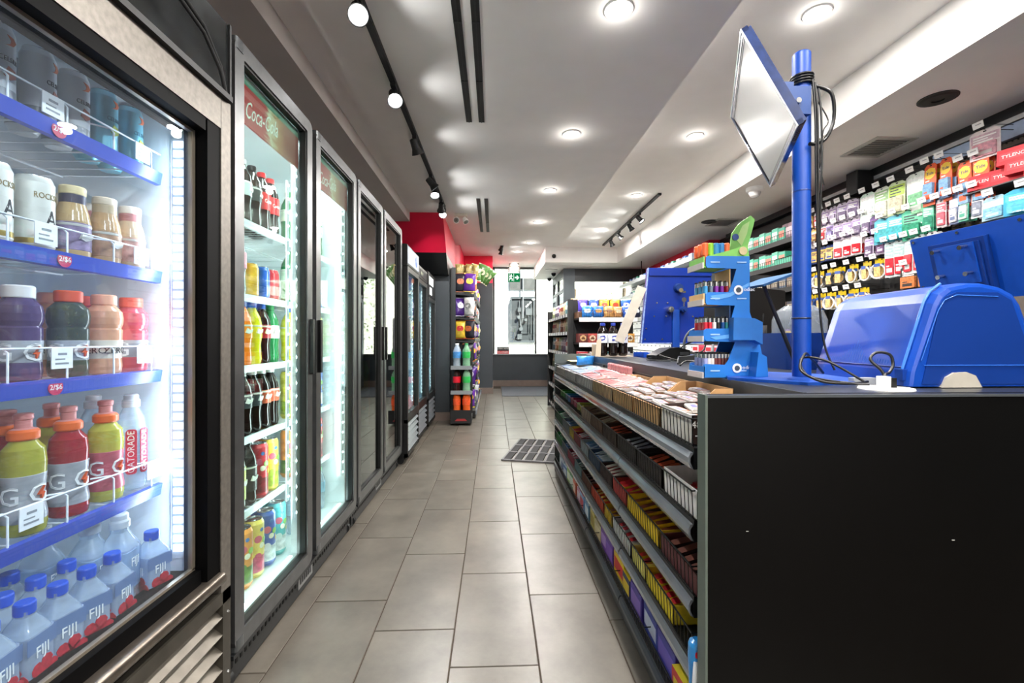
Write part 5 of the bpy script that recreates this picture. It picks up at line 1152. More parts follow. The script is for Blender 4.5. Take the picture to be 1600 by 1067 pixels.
# black unit with gum boxes and dark till monitor
t = thing('till_cabinet', 'black cabinet behind the counter carrying small gum boxes', 'cabinet', (1.86, 2.72, CT_Z)); ob('body', M().rbox(-.22, .22, -.14, .2, -CT_Z, .135, .006), BLACK, t); ob('drawer_line', M().box(-.22, .22, -.142, -.139, .06, .065), mat('3A3C3E', .4), t)
for i, (c, c2, h, dx, dy) in enumerate((('D8A87A', 'E8E0D0', .045, 0, 0), ('E0B41E', 'E8D890', .045, .075, 0), ('3A4FB0', 'E8EAF4', .04, .15, 0), ('C85A4A', 'E0A090', .04, .01, .045), ('C8B478', 'D8503A', .045, .08, .045), ('7A3A9A', 'B47AC8', .055, .15, .045))):
    place('gb%d' % i, carton('gum_box', .065, .05, h, c, c2, cat='gum'), (1.69+dx, 2.66+dy*1.2, CT_Z+.136+(.0 if dy == 0 else .0)), (0, 0, 0), 'small %s gum box on the black till cabinet' % ('peach', 'yellow', 'blue striped', 'red, second-row', 'tan, second-row', 'purple, second-row')[i], 'gum', 'gum boxes on the till cabinet')
t = thing('till_monitor', 'dark till monitor seen edge-on behind the lighter stand', 'monitor', (1.45, 2.36, CT_Z), .5)
ob('screen', M().rbox(-.17, .17, -.015, .02, .16, .40, .01, 'y'), BLACK, t); ob('stand', M().tube([(0, .02, .0), (0, .03, .12), (0, .02, .25)], .018, 8).box(-.08, .08, -.06, .08, 0, .012), BLACKM, t)
t = thing('till_monitor', 'black curved till screen back beside the tall blue pole', 'monitor', (1.35, 2.5, CT_Z), -.6)
ob('screen', M().prism([(-.15, .1), (-.15, .36), (.15, .40), (.15, .12)], -.02, .02, 'y'), BLACKM, t); ob('stand', M().tube([(0, .0, 0), (0, .02, .2)], .02, 8), BLACKM, t)
t = thing('pen_cup', 'grey cup standing beyond the lighter stand', 'cup', (1.32, 2.20, CT_Z)); ob('cup', M().lathe([(.03, 0), (.036, .2), (.033, .2), (.028, .01), (.001, .01)], 18), mat('6A6660', .4), t); ob('pen', M().tube([(0, 0, .02), (.03, .01, .26)], .004), BLACK, t)

# lighter stand
LB = mat('1E6FC0', .4, 0, .08, 8, key='lighter stand blue'); LGREEN = mat('7CC05A', .45); LTAN = mat('CFA873', .5); LEDGE = mat('B9B4B4', .5)
ls = thing('lighter_stand', 'blue cardboard lighter display with four stepped trays and a green header', 'display', (0, 0, 0))
spine = [(.709, .988), (.709, 1.031), (.715, 1.034), (.782, 1.031), (.794, 1.046), (.817, 1.108), (.717, 1.112), (.712, 1.120), (.712, 1.150), (.718, 1.154), (.795, 1.154), (.817, 1.232), (.720, 1.235), (.716, 1.242), (.716, 1.272), (.722, 1.277), (.795, 1.278), (.811, 1.318), (.822, 1.357), (.722, 1.360), (.717, 1.367), (.717, 1.396), (.722, 1.400), (.868, 1.400), (.868, 1.21), (.902, 1.11), (.927, .988)]
for y in (1.50, 1.606): ob('side_panel', M().prism(spine, y, y+.004, 'y'), LB, ls)
ob('back_panel', M().box(.862, .868, 1.504, 1.606, .988, 1.40), mat('2A5FA8', .5), ls)
ob('side_box', M().prism([(.795, 1.115), (.797, 1.19), (.868, 1.188), (.895, 1.175), (.895, 1.10), (.868, 1.115)], 1.47, 1.50, 'y'), mat('2466AE', .4), ls)
ob('foot', M().prism([(.862, .988), (.905, .988), (.90, 1.06), (.872, 1.075)], 1.455, 1.50, 'y'), LB, ls)
for z, c in ((1.362, LGREEN), (1.237, LTAN), (1.113, LB), (.990, LB)):
    tr = ob('tray', M().box(.712, .80, 1.504, 1.606, z, z+.004).box(.708, .712, 1.500, 1.612, z, z+.036), c, ls)
    ob('tray_edge', M().box(.7035, .708, 1.498, 1.616, z-.004, z+.016), LEDGE, tr)
for z in (1.237, 1.113): ob('inner_card', M().box(.80, .803, 1.504, 1.606, z, z+.12), LTAN if z > 1.2 else mat('1B3F6C'), ls)
hd2 = ob('header_card', M().prism([(.80, 1.40), (.815, 1.42), (.855, 1.455), (.86, 1.50), (.885, 1.535), (.905, 1.55), (.93, 1.566), (.945, 1.552), (.94, 1.53), (.915, 1.44), (.905, 1.40)], 1.600, 1.606, 'y'), LGREEN, ls)
ob('header_print', M().prism([(.875, 1.48), (.90, 1.53), (.925, 1.545), (.915, 1.50), (.895, 1.455)], 1.5985, 1.6003, 'y').box(.86, .90, 1.5985, 1.6003, 1.415, 1.425), mat('B9DC8A', .4), hd2)
ob('emblem', M().lathe([(.012, 0), (.012, .002), (.001, .0022)], 18, 0, Matrix.Translation((.872, 1.5985, 1.487)) @ Matrix.Rotation(pi/2, 4, 'X')), mat('2A4A8A', .4), hd2)
ob('top_slope', M().prism([(.722, 1.40), (.868, 1.40), (.862, 1.44), (.80, 1.42)], 1.503, 1.507, 'y'), LGREEN, ls)
ob('emblem', M().lathe([(.014, 0), (.014, .002), (.001, .0022)], 18, 0, Matrix.Translation((.845, 1.5005, 1.418)) @ Matrix.Rotation(pi/2, 4, 'X')), mat('C4B48A', .4), ls)
for z, x in ((1.285, .828), (1.155, .822), (1.02, .823)):
    e = ob('emblem', M().lathe([(.016, 0), (.016, .001), (.001, .0012)], 20, 0, Matrix.Translation((x, 1.4985, z)) @ Matrix.Rotation(pi/2, 4, 'X')), mat('D8DCE0', .4), ls)
    ob('emblem_centre', M().lathe([(.009, 0), (.009, .001), (.001, .0012)], 20, 0, Matrix.Translation((x, 1.4975, z)) @ Matrix.Rotation(pi/2, 4, 'X')), mat('3A4450', .4), e)
    if z != 1.155: text('odiac', .018, mat('E8ECF0'), ls, (x+.038, 1.4985, z+.002))
for x, z in ((.748, 1.379), (.84, 1.379), (.748, 1.256), (.84, 1.256), (.748, 1.134), (.748, 1.011), (.84, 1.011)): ob('slot_tab', M().box(x-.016, x+.016, 1.4985, 1.5005, z-.0022, z+.0022), mat('8FB4DC', .4), ls)
for q in ([(.73, 1.265), (.80, 1.275), (.865, 1.31), (.865, 1.30), (.80, 1.262), (.75, 1.25)], [(.73, 1.125), (.80, 1.135), (.83, 1.15), (.80, 1.122), (.75, 1.116)]): ob('swoosh', M().prism(q, 1.4988, 1.5002, 'y'), mat('5A9AD8', .4), ls)
def lighter(c):
    def b():
        t = thing('lighter', 'x', 'lighter')
        ob('body', M().rbox(-.0115, .0115, -.006, .006, 0, .058, .0055), c, t)
        ob('guard', M().rbox(-.011, .011, -.0055, .0055, .058, .072, .005), CHROME, t)
        ob('button', M().box(.002, .011, -.004, .004, .066, .078), BLACK, t); return t
    return b
def capped(c):
    def b():
        t = thing('lighter', 'x', 'lighter')
        ob('body', M().rbox(-.0115, .0115, -.006, .006, 0, .04, .0055), c, t)
        ob('cap', M().lathe([(.0085, .038), (.0105, .04), (.0105, .078), (.0085, .081), (.001, .081)], 14), c, t); return t
    return b
LC = {'orange': 'E86A3A', 'lime': '8CC83A', 'sky blue': '3A8FC8', 'blue': '2E7FC0', 'grey': '6A7A88', 'violet': '8A3AA8', 'purple': '7A2A94', 'red': 'C8283A', 'white': 'DDDDE0', 'black': '1A1A1C', 'teal': '3A9AA0', 'navy': '1A4A8A', 'lavender': '9AA0D0', 'cream': 'E0DAD6', 'brown': '6A3030', 'dark brown': '4A2624'}
for ri, (z, cols) in enumerate(((1.367, ('orange', 'lime', 'sky blue', 'blue', 'orange')), (1.242, ('sky blue', 'grey', 'violet', 'purple', 'red')), (1.118, ('red', 'red', 'white', 'black', 'navy', 'teal')), (.995, ('lavender', 'cream', 'cream', 'brown', 'brown', 'dark brown', 'dark brown', 'brown')))):
    n = len(cols)
    for i, c in enumerate(cols):
        for r in range(3):
            x = .722+.009*0+(.075 if n < 7 else .082)*i/(n-1); y = 1.525+.03*r
            if ri == 0:
                place('lc'+c, capped(mat(LC[c], .35, 0, .05, 30)), (x+.003, y, z), (0, 0, pi/2), '%s capped lighter, top tray, %s from the aisle, %s' % (c, ORD[i], ('in front', 'in the middle', 'at the back')[r]), 'lighter', 'lighters on the first tray'); continue
            place('li'+c, lighter(mat(LC[c], .2, 0, .05, 30, coat=.3)), (x+.003, y, z), (0, 0, pi/2), '%s lighter, %s tray down, %s from the aisle, %s' % (c, ORD[ri], ORD[i], ('in front', 'in the middle', 'at the back')[r]), 'lighter', 'lighters on the %s tray' % ORD[ri])
t = thing('lottery_board', 'tilted green and blue ticket board behind the lighter stand', 'board', (1.07, 1.76, 1.345), 0, None, (0, -.34, .1))
ob('panel', M().box(-.075, .075, -.10, .10, -.004, .004), mat('2A5680', .9), t)
ob('print', M().box(-.07, .07, -.095, .095, -.0052, -.004), mat('4F8060', .9, 0, .5, 40), t); ob('stripe', M().box(-.06, .06, -.08, -.05, -.006, -.005).box(-.06, .06, -.01, .02, -.006, -.005), mat('A8B088', .8), t)
ob('support', M().tube([(.0, 0, -.004), (.03, .0, -.36)], .008), BLACKM, t)
# blue lottery screen, seen from behind, with lock and keys
lt = thing('lottery_screen', 'dark blue metal screen back with a lock and hanging keys on a post', 'screen', (1.345, 3.30, CT_Z))
ob('post', M().rbox(-.026, .026, -.02, .02, .02, .35, .004), BLUE, lt)
ob('base', M().rbox(-.12, .12, -.1, .1, 0, .02, .01), BLUED, lt)
lc = ob('back_cover', M().prism([(-.20, .66), (.27, .66), (.29, .10), (-.255, .10)], .0, .05, 'y').box(-.20, .27, -.012, .0, .60, .64), mat('0E2F8C', .25, 0, .06, 6, coat=.5), lt)
ob('edge_wrap', M().tube([(-.202, -.002, .66), (-.257, -.002, .10)], .006, 5).tube([(-.25, -.002, .10), (.28, -.002, .10)], .004, 5), mat('8FA6D8', .15, .2, .3, 60), lt)
for x, z in ((-.17, .63), (-.14, .40), (-.06, .40), (-.16, .30), (-.07, .30), (-.22, .21), (-.23, .13), (.13, .30), (-.1, .13)): ob('rivet', M().cyl((x, .0, z), (x, -.006, z), .006, 8), CHROME, lc)
ob('lock', M().cyl((.02, 0, .51), (.02, -.035, .51), .035, 16, 0, .028), mat('12306C', .3), lt); ob('lock_barrel', M().cyl((.025, -.03, .49), (.025, -.045, .49), .016, 12), mat('C8B890', .25, .8), lt)
ob('key', M().box(.035, .06, -.046, -.043, .47, .485).lathe([(.018, 0), (.018, .003)], 12, 0, Matrix.Translation((.046, -.045, .42)) @ Matrix.Rotation(pi/2, 4, 'X')).box(.041, .05, -.046, -.043, .34, .41), CHROME, lt)
for x in (-.05, .05): ob('knob', M().cyl((x, .0, .35), (x, -.05, .35), .022, 12).cyl((x, -.05, .35), (x, -.065, .35), .012, 10, 0), BLUED if x > 0 else CHROME, lt)
# far end of the counter: cola bottles in a torn case, blue tray, card reader, scanner, cables
CB = bottle('cola_bottle', [(r*1.15, z*1.1) for r, z in SODA], mat('120A08', .08), (mat('2A3FA8', .35), [(r*1.1, z*1.1) for r, z in SODACAP]), (mat('E8EAF0', .35), .10, .17, .0388), None)
def cbb():
    t = CB(); lb = [c for c in t.children if c.name.startswith('label')][0]
    ob('swoosh_mark', M().prism([(-.022, .118), (-.012, .114), (.012, .122), (.020, .14), (.012, .156), (-.016, .152), (-.022, .142), (-.006, .146), (.010, .143), (.012, .134), (0, .126), (-.018, .128)], -.0405, -.034, 'y'), mat('27349C', .4), lb); return t
for i, (x, y) in enumerate(((.825, 3.41), (.905, 3.40), (.985, 3.42))): place('cbb', cbb, (x, y, CT_Z+.003), (0, 0, random.uniform(-.2, .2)), 'blue-capped cola bottle in front on the far counter end, %s from the aisle' % ORD[i], 'bottle', 'cola bottles at the far counter end')
for i, (x, y) in enumerate(((.85, 3.49), (.93, 3.49), (1.01, 3.50))): place('cbb', None, (x, y, CT_Z+.003), (0, 0, .1), 'blue-capped cola bottle behind on the far counter end, %s from the aisle' % ORD[i], 'bottle', 'cola bottles at the far counter end')
t = thing('cardboard_case', 'torn cream cardboard flap standing up among the cola bottles', 'carton', (.92, 3.45, CT_Z))
ob('flap', M().box(-.035, .035, -.003, .003, 0, .44, 0, Matrix.Translation((.02, -.09, .11)) @ Matrix.Rotation(.36, 4, 'Y') @ Matrix.Rotation(.15, 4, 'X') @ Matrix.Translation((0, 0, .0))), mat('D9CFC0', .6, 0, .1, 15), t)
ob('case', M().box(-.14, .14, -.085, .10, 0, .003).box(-.145, -.14, -.085, .10, 0, .09), mat('D6C3AC', .65), t)
ob('torn_side', M().prism([(-.16, .0), (-.15, .12), (-.115, .14), (-.12, .0)], -.09, -.087, 'y'), mat('D6C3AC', .65), t)
t = thing('coin_tray', 'shallow blue tray of small papers near the cola bottles', 'tray', (1.16, 3.28, CT_Z), .2); ob('dish', M().rbox(-.11, .11, -.07, .07, 0, .012, .015).box(-.11, .11, -.07, -.062, .0, .035).box(-.11, .11, .062, .07, 0, .035).box(-.11, -.102, -.07, .07, 0, .035).box(.102, .11, -.07, .07, 0, .035), mat('1D4FC0', .35), t)
ob('papers', M().box(-.06, .05, -.04, .05, .012, .03).box(-.02, .08, -.05, .02, .03, .036), mat('D8D2C4', .6), t)
t = thing('card_reader', 'black wedge-shaped card reader lying on the counter before the blue screen', 'card reader', (1.12, 2.86, CT_Z), .3)
ob('body', M().prism([(-.13, 0), (-.13, .03), (-.03, .075), (.04, .08), (.13, .06), (.13, 0)], -.05, .05, 'y'), BLACK, t); ob('slot', M().box(.05, .12, -.051, -.049, .03, .05), mat('3A3C3E', .4), t); ob('cord', M().tube(smoothpath([(-.12, 0, .015), (-.2, -.05, .01), (-.24, -.15, .006), (-.16, -.22, .006)]), .004), BLACK, t)
t = thing('scanner', 'black handheld scanner lying on its side by the counter edge', 'scanner', (1.16, 2.38, CT_Z), -.3)
ob('head', M().rbox(-.05, .07, -.035, .035, .0, .06, .015), BLACK, t); ob('grip', M().prism([(-.05, .015), (-.05, .05), (-.16, .035), (-.16, .0)], -.02, .02, 'y'), BLACKM, t); ob('cord', M().tube(smoothpath([(-.16, 0, .015), (-.22, .03, .03), (-.25, .12, .04), (-.2, .2, .01), (-.12, .15, .006)]), .004), BLACK, t)
tag(ob('cable', M().tube(smoothpath([(.95, 2.3, .99), (1.02, 2.45, 1.02), (1.1, 2.6, 1.0), (1.2, 2.55, 1.05), (1.27, 2.7, 1.12), (1.22, 2.9, 1.06), (1.3, 3.0, .99)]), .005).tube(smoothpath([(.9, 2.15, .99), (.96, 2.2, 1.01), (1.05, 2.15, .995), (1.12, 2.25, 1.0)]), .004), mat('0F0F10', .4)), 'tangle of black cables on the counter in front of the scanner', 'cable')
tag(ob('cable', M().tube(smoothpath([(1.25, 2.9, .99), (1.22, 2.85, 1.1), (1.24, 2.8, 1.17), (1.3, 2.75, 1.18), (1.33, 2.7, 1.1), (1.3, 2.65, .99)]), .008), mat('8A9094', .4)), 'grey cable arching up behind the lighter stand', 'cable')
# ================================================================== chip rack along the left wall
cr = thing('chip_rack', 'tall black rack of snack bags past the niche coolers', 'rack', (0, 0, 0))
ob('end_upright', M().box(-.585, -.535, 6.30, 6.33, .02, 2.11), mat('22272A', .4), cr)
ob('back_panel', M().box(-.605, -.585, 6.30, 8.9, .02, 2.1), BLACKM, cr)
ob('base', M().box(-.585, -.26, 6.33, 8.9, .02, .11), BLACKM, cr)
ob('base_rail', M().box(-.262, -.24, 6.33, 8.9, .06, .12), RAILM, cr)
CZ = (.14, .46, .78, 1.10, 1.42, 1.76)
for z in CZ[1:]:
    ob('shelf', M().prism([(-.585, z), (-.585, z-.02), (-.28, z-.045), (-.27, z-.01), (-.27, z+.02), (-.28, z-.02)], 6.33, 8.9, 'y'), BLACKM, cr)
rn = random.Random(5)
CHIPS = {'purple': ('5B2A8C', 'F0C43A', None), 'deep violet': ('40206E', 'D8D0E8', None), 'orange': ('E07A22', 'F4E4C0', None), 'gold': ('D8B43A', 'B02A2A', None), 'white': ('DAD8D2', '8A8A88', None),
         'dark': ('25242C', 'C86A3A', None), 'green': ('4F7A3A', 'E4E0C0', None), 'silver': ('A9ADB2', '54407A', None), 'pink': ('C85A78', 'F0E0E4', None), 'khaki': ('B0A468', 'E8DFB0', None)}
def chip(k, sd): c, c2, s = CHIPS[k]; return pack('chip_bag', .165, .255, .075, c, c2, s, WHITE, nx=6, nz=8, seed=sd)
LAY = (('white', 'green', 'purple', 'dark', 'silver', 'pink'), ('deep violet', 'purple', 'pink', 'white', 'deep violet', 'dark'), ('purple', 'dark', 'gold', 'deep violet', 'purple', 'silver'), ('gold', 'purple', 'dark', 'white', 'purple', 'green'),
       ('white', 'deep violet', 'dark', 'white', 'silver', 'purple'), ('orange', 'purple', 'dark', 'white', 'silver', 'green'))
for zi, z in enumerate(CZ):
    for i in range(12):
        k = LAY[zi][(i*5+zi) % 6] if i > 1 else LAY[zi][i]
        y = 6.44+.205*i
        place('chip'+k, chip(k, len(k)), (-.33+rn.uniform(-.02, .02), y, z+.03), (rad(rn.uniform(-8, 4)), rad(rn.uniform(-6, 6)), rad(62 if i < 3 else 80)+rn.uniform(-.55, .45)), '%s snack bag on the %s chip shelf up, %s from near end' % (k, ORD[zi], ORD[i]), 'snack bag', 'snack bags on the chip rack')
# bags hung at the end facing the viewer
for zi, z in enumerate(CZ):
    for j, x in enumerate((-.47, -.35)):
        k = LAY[zi][(j*2+zi) % 3+(0 if j else 0)]
        if zi < 3 and j == 0: continue
        place('chip'+k, chip(k, len(k)), (x, 6.36-.02*j, z+.02), (rad(rn.uniform(-14, 4)), rad(rn.uniform(-13, 13)), rn.uniform(-.5, .6)), '%s snack bag at the chip rack end, %s shelf up, %s' % (k, ORD[zi], ('by the upright', 'by the corner')[j]), 'snack bag', 'snack bags at the rack end')
for i in range(9):
    place('topkhaki', pack('chip_bag', .085, .17, .05, 'A89A5E', 'C8B878', None, seed=4), (-.50+.03*i, 6.40+.03*(i % 4), 2.005), (rad(rn.uniform(-16, -4)), rad(rn.uniform(-9, 9)), rad(rn.uniform(-20, 60))), 'khaki snack bag in the heap topping the chip rack, %s from the viewer' % ORD[i], 'snack bag', 'snack bags on top of the rack')
for i in range(4):
    place('chipgreen', chip('green', 5), (-.27+.03*i, 6.62+.12*i, 1.98), (rad(rn.uniform(-20, 20)), rad(12+8*i), rad(20)), 'yellow green snack bag flopping over the rack corner, %s from the viewer' % ORD[i], 'snack bag', 'green snack bags on top of the rack')
# bottle rack at its foot
br = thing('bottle_rack', 'small black three-step rack of large soda bottles in front of the chip rack', 'rack', (-.425, 5.95, 0))
ob('base', M().rbox(-.135, .135, -.12, .14, .03, .12, .01).box(-.135, .135, -.13, -.12, .03, .20), BLACKM, br)
ob('back_frame', M().box(-.135, -.115, .14, .16, .03, 1.0).box(.115, .135, .14, .16, .03, 1.0).box(-.115, .115, .14, .15, .06, .95), BLACKM, br)
for z in (.40, .72):
    ob('shelf', M().box(-.135, .135, -.11, .14, z, z+.012).box(-.135, .135, -.118, -.108, z, z+.05), mat('8F9498', .3, .3), br)
ob('badge', M().prism([(-.08, .06), (.08, .06), (.05, .09), (-.05, .09)], -.1315, -.1295, 'y'), mat('9A2A2A', .4), br)
BIG = [(r*1.5, z*1.42) for r, z in SODA]; BIGC = [(r*1.25, z*1.42) for r, z in SODACAP]
def big(liq, cap, lab): return bottle('large_soda_bottle', BIG, liq, (cap, BIGC), (lab, .135, .215, .0505))
BG = {'orange': big(liquid('E8652A', .15), OC, mat('E0542A', .35, 0, .2)), 'green': big(liquid('9FD0AE', .5), mat('2C8F4C'), mat('2FA850', .35, 0, .2)), 'red': big(mat('2A1412', .1), mat('D8D4D0'), mat('D01A2E', .35)), 'clear': big(WATERC, WHITE, mat('4A8AC8', .35, 0, .2))}
for z, (a, b) in ((.125, ('orange', 'orange')), (.414, ('red', 'green')), (.734, ('clear', 'green'))):
    for j, k in enumerate((a, b)):
        for r in range(2):
            place('big'+k, BG[k], (-.425+(-.062 if j == 0 else .062), 5.90+.115*r, z), (0, 0, rn.uniform(-.3, .3)), '%s large soda bottle, %s step of the small rack, %s' % ({'clear': 'blue-labelled clear', 'red': 'red-labelled cola', 'green': 'green', 'orange': 'orange'}[k], {.125: 'lowest', .414: 'middle', .734: 'top'}[z], ('aisle side', 'wall side')[1-j]+(' behind' if r else ' in front')), 'bottle', 'large soda bottles')
# closed sign, mats
t = thing('closed_sign', 'small black and red closed sign standing in the front window corner', 'sign', (.21, 10.58, .765))
ob('board', M().box(-.14, .14, 0, .006, .07, .16), mat('121214', .4), t); ob('lower_board', M().box(-.14, .14, 0, .006, 0, .07), RED, t)
text("SORRY WE'RE", .042, WHITE, t, (0, -.001, .118)); text('CLOSED', .066, WHITE, t, (0, -.001, .035))
tag(ob('entrance_mat', M().rbox(.16, 1.25, 8.72, 10.42, .0, .012, .02), mat('4A4D52', .9, 0, .2, 200, bump=.6)), 'dark grey entrance mat under the front window', 'mat')
gm = thing('rubber_mat', 'black slotted rubber floor mat lying askew in the aisle past the candy shelving', 'mat', (.065, 4.14, 0), 0); gm.rotation_euler = (0, 0, math.atan2(-.247, .97))
W2, L2 = .90, .887
fr2 = M(); nb = 9
for k in range(4): y = k*(L2-.02)/3; fr2.box(0, W2, y, y+.02, .001, .014)
for k in range(nb+1): x = k*(W2-.016)/nb; fr2.box(x, x+.016, 0, L2, .001, .0135)
ob('frame', fr2, mat('6B6A6C', .7, 0, .1, 60), gm)
for j in range(3):
    for k in range(nb):
        x0 = k*(W2-.016)/nb+.016; x1 = (k+1)*(W2-.016)/nb; y0 = j*(L2-.02)/3+.02; y1 = (j+1)*(L2-.02)/3
        if j == 0 and k == 0: SLOT = M().box(0, x1-x0-.018, 0, y1-y0, .001, .010).mesh('pad', mat('1A1A1C', .8, 0, .2, 60))
        ob('pad', SLOT, None, gm, (x0, y0, 0))

# ================================================================== snack gondola beyond the counter
sg = thing('snack_gondola', 'black double-sided snack shelving beyond the counter, its end facing the shop', 'shelf', (0, 0, 0))
ob('end_upright', M().box(.875, .935, 5.30, 5.36, 0, 1.585), BLACKM, sg); ob('end_upright', M().box(1.60, 1.65, 5.30, 5.36, 0, 1.585), BLACKM, sg)
ob('back_panel', M().box(.935, 1.60, 5.34, 5.37, .02, 1.585), BLACKM, sg)
ob('spine', M().box(1.20, 1.24, 5.37, 7.4, .02, 1.56), BLACKM, sg); ob('base', M().box(.93, 1.60, 5.37, 7.4, .02, .13).box(.95, 1.6, 5.0, 5.34, .02, .14), BLACKM, sg)
ob('far_upright', M().box(.88, 1.6, 7.38, 7.42, .02, 1.56), BLACKM, sg)
EZ = (1.355, 1.075, .80, .50)
for z in EZ:
    ob('end_shelf', M().box(.945, 1.60, 4.98, 5.34, z-.02, z), BLACKM, sg)
    ob('end_price_rail', M().prism([(4.975, z-.045), (4.982, z-.05), (4.985, z+.0), (4.975, z+.0)], .945, 1.60, 'x'), mat('D9DADA', .4), sg)
    w = M()
    for k in range(26): x = .95+.026*k; w.cyl((x, 4.985, z), (x, 4.98, z+.075), .0016, 4)
    w.tube([(.95, 4.98, z+.075), (1.60, 4.98, z+.075)], .0028, 5); w.tube([(.95, 4.98, z+.04), (1.60, 4.98, z+.04)], .002, 5)
    ob('wire_front', w, BLACKM, sg)
    for k in range(4): ob('price_card', M().box(.99+.16*k, 1.05+.16*k, 4.971, 4.975, z-.045, z-.005), WHITE, sg)
SZ = (.14, .42, .68, .94, 1.20, 1.42)
for z in SZ[1:]: ob('side_shelf', M().box(.90, 1.20, 5.37, 7.38, z-.02, z).box(.888, .90, 5.37, 7.38, z-.035, z+.005), mat('3A3D40', .4), sg)
for z in SZ:
    for k in range(9): ob('price_card', M().box(.884, .888, 5.47+.21*k, 5.55+.21*k, z-.035, z+.004), mat('C9CBCC', .5), sg)
# end shelf 1: cookie packs
def cookie(nm, w, h, t_, c, c2, s, seed): return pack(nm, w, h, t_, c, c2, s, seed=seed)
E1 = [('2F7FD0', 'F0E8D8', None, .17, .13, 'bright blue cookie pack'), ('2A6FC0', 'C8843A', None, .17, .13, 'blue cookie pack with a brown print'), ('D8A060', '8A5A30', None, .15, .13, 'tan cookie pack'), ('C8905A', 'E8D0A8', None, .13, .12, 'caramel cookie pack'), ('2458B8', 'E8E8F0', None, .15, .13, 'royal blue cookie pack'), ('20243A', 'E4E4E8', None, .13, .13, 'navy cookie pack')]
x = .985
for i, (c, c2, s, w, h, d) in enumerate(E1):
    place('ck%d' % i, cookie('cookie_pack', w*.72, h, .05, c, c2, s, i), (x+w*.36, 5.03, 1.357), (rad(-8), 0, random.uniform(-.1, .1)), d+' on the top end shelf of the snack shelving', 'snack', 'cookie packs on the top end shelf'); x += w*.72+.004
E1b = [('5A4AC0', 'D8C8F0', None, 'violet cookie pack'), ('3A5AC0', 'E0E0F0', None, 'periwinkle cookie pack'), ('E0C03A', 'C84A2A', None, 'yellow cookie pack'), ('E8B83A', 'D0442A', None, 'golden cookie pack with a red tip'), ('2A60C0', 'E8E8F4', None, 'blue cookie pack')]
for i, (c, c2, s, d) in enumerate(E1b):
    place('ckb%d' % i, cookie('cookie_pack', .115, .14, .05, c, c2, s, 20+i), (1.02+.125*i, 5.15, 1.43), (rad(-5), 0, random.uniform(-.15, .15)), d+' in the higher layer on the top end shelf', 'snack', 'cookie packs in the higher layer')
tag(ob('riser', M().box(.95, 1.6, 5.10, 5.33, 1.357, 1.425), mat('6A4A34', .6)), 'brown carton lifting the second layer of cookies', 'carton')
E2 = [('6A2A24', 'D8B07A', 'maroon'), ('A8403A', 'E8C8A8', 'brick red'), ('7A5A3A', 'D8D0B0', 'brown'), ('5A4030', 'E0C890', 'dark brown'), ('8A6A3A', 'E8D8A8', 'ochre'), ('C08A3A', 'E8E0C0', 'amber')]
for i, (c, c2, d) in enumerate(E2):
    def ccb(c=c, c2=c2):
        t = thing('cake_carton', 'x', 'carton')
        ob('tray', M().box(-.05, .05, -.11, .11, 0, .09).prism([(-.05, .09), (.05, .09), (.05, .10), (-.05, .10)], -.11, .11, 'y'), mat(c, .5, 0, .15, 30), t)
        f = ob('front_print', M().lathe([(.034, 0), (.034, .002), (.001, .0022)], 18, 0, Matrix.Translation((0, -.111, .05)) @ Matrix.Rotation(pi/2, 4, 'X')), mat(c2, .4), t)
        ob('cake_mark', M().prism([(-.016, .035), (.016, .035), (.022, .05), (0, .068), (-.022, .05)], -.1145, -.112, 'y'), mat('6A4020', .5, 0, .3, 60), f); return t
    place('cake%d' % i, ccb, (1.0+.106*i, 5.12, 1.077), (0, 0, random.uniform(-.05, .05)), '%s cake carton on the second end shelf of the snack shelving' % d, 'carton', 'cake cartons on the second end shelf')
E3 = [('C83A44', 'F0E0E0', 'red'), ('D8D4D0', 'C8323C', 'white'), ('4AA0A8', 'E8F0F0', 'teal'), ('A83240', 'E8C8C8', 'dark red'), ('E0E0E4', '3A5AA8', 'pale')]
for zz, wn in ((.802, 'third'), (.502, 'fourth')):
    for i, (c, c2, d) in enumerate(E3): place('sn%d' % i, carton('snack_carton', .10, .16, .17, c, c2, cat='snack'), (1.0+.12*i, 5.10, zz), (0, 0, 0), '%s snack carton on the %s end shelf of the snack shelving' % (d, wn), 'carton', 'snack cartons on the %s end shelf' % wn)
# side shelves toward the aisle: pouches
PCH = [('B0A890', 'D8C890', 'stone'), ('8A5A4A', 'E0C0A0', 'brown'), ('A0B080', 'E8E8C8', 'sage'), ('6A5A80', 'D8D0E0', 'mauve'), ('C8B8A0', '8A4A3A', 'cream'), ('70A0A8', 'E0E8E8', 'teal'), ('C88A5A', 'F0D8B0', 'orange'), ('5A5A60', 'C8C8CC', 'grey'), ('D8D0C8', 'A83A3A', 'off-white')]
for si, z in enumerate(SZ):
    for i in range(9):
        c, c2, d = PCH[(i*4+si*3) % 9]
        place('po'+d, pack('pouch', .15, .19 if si < 5 else .15, .04, c, c2, None, seed=si), (.97, 5.50+.21*i, z+.004), (rad(-6), 0, -pi/2+.35+random.uniform(-.2, .2)), '%s pouch on the snack shelving side, %s shelf up, %s along' % (d, ORD[si], ORD[i]), 'snack', 'pouches on the aisle side')

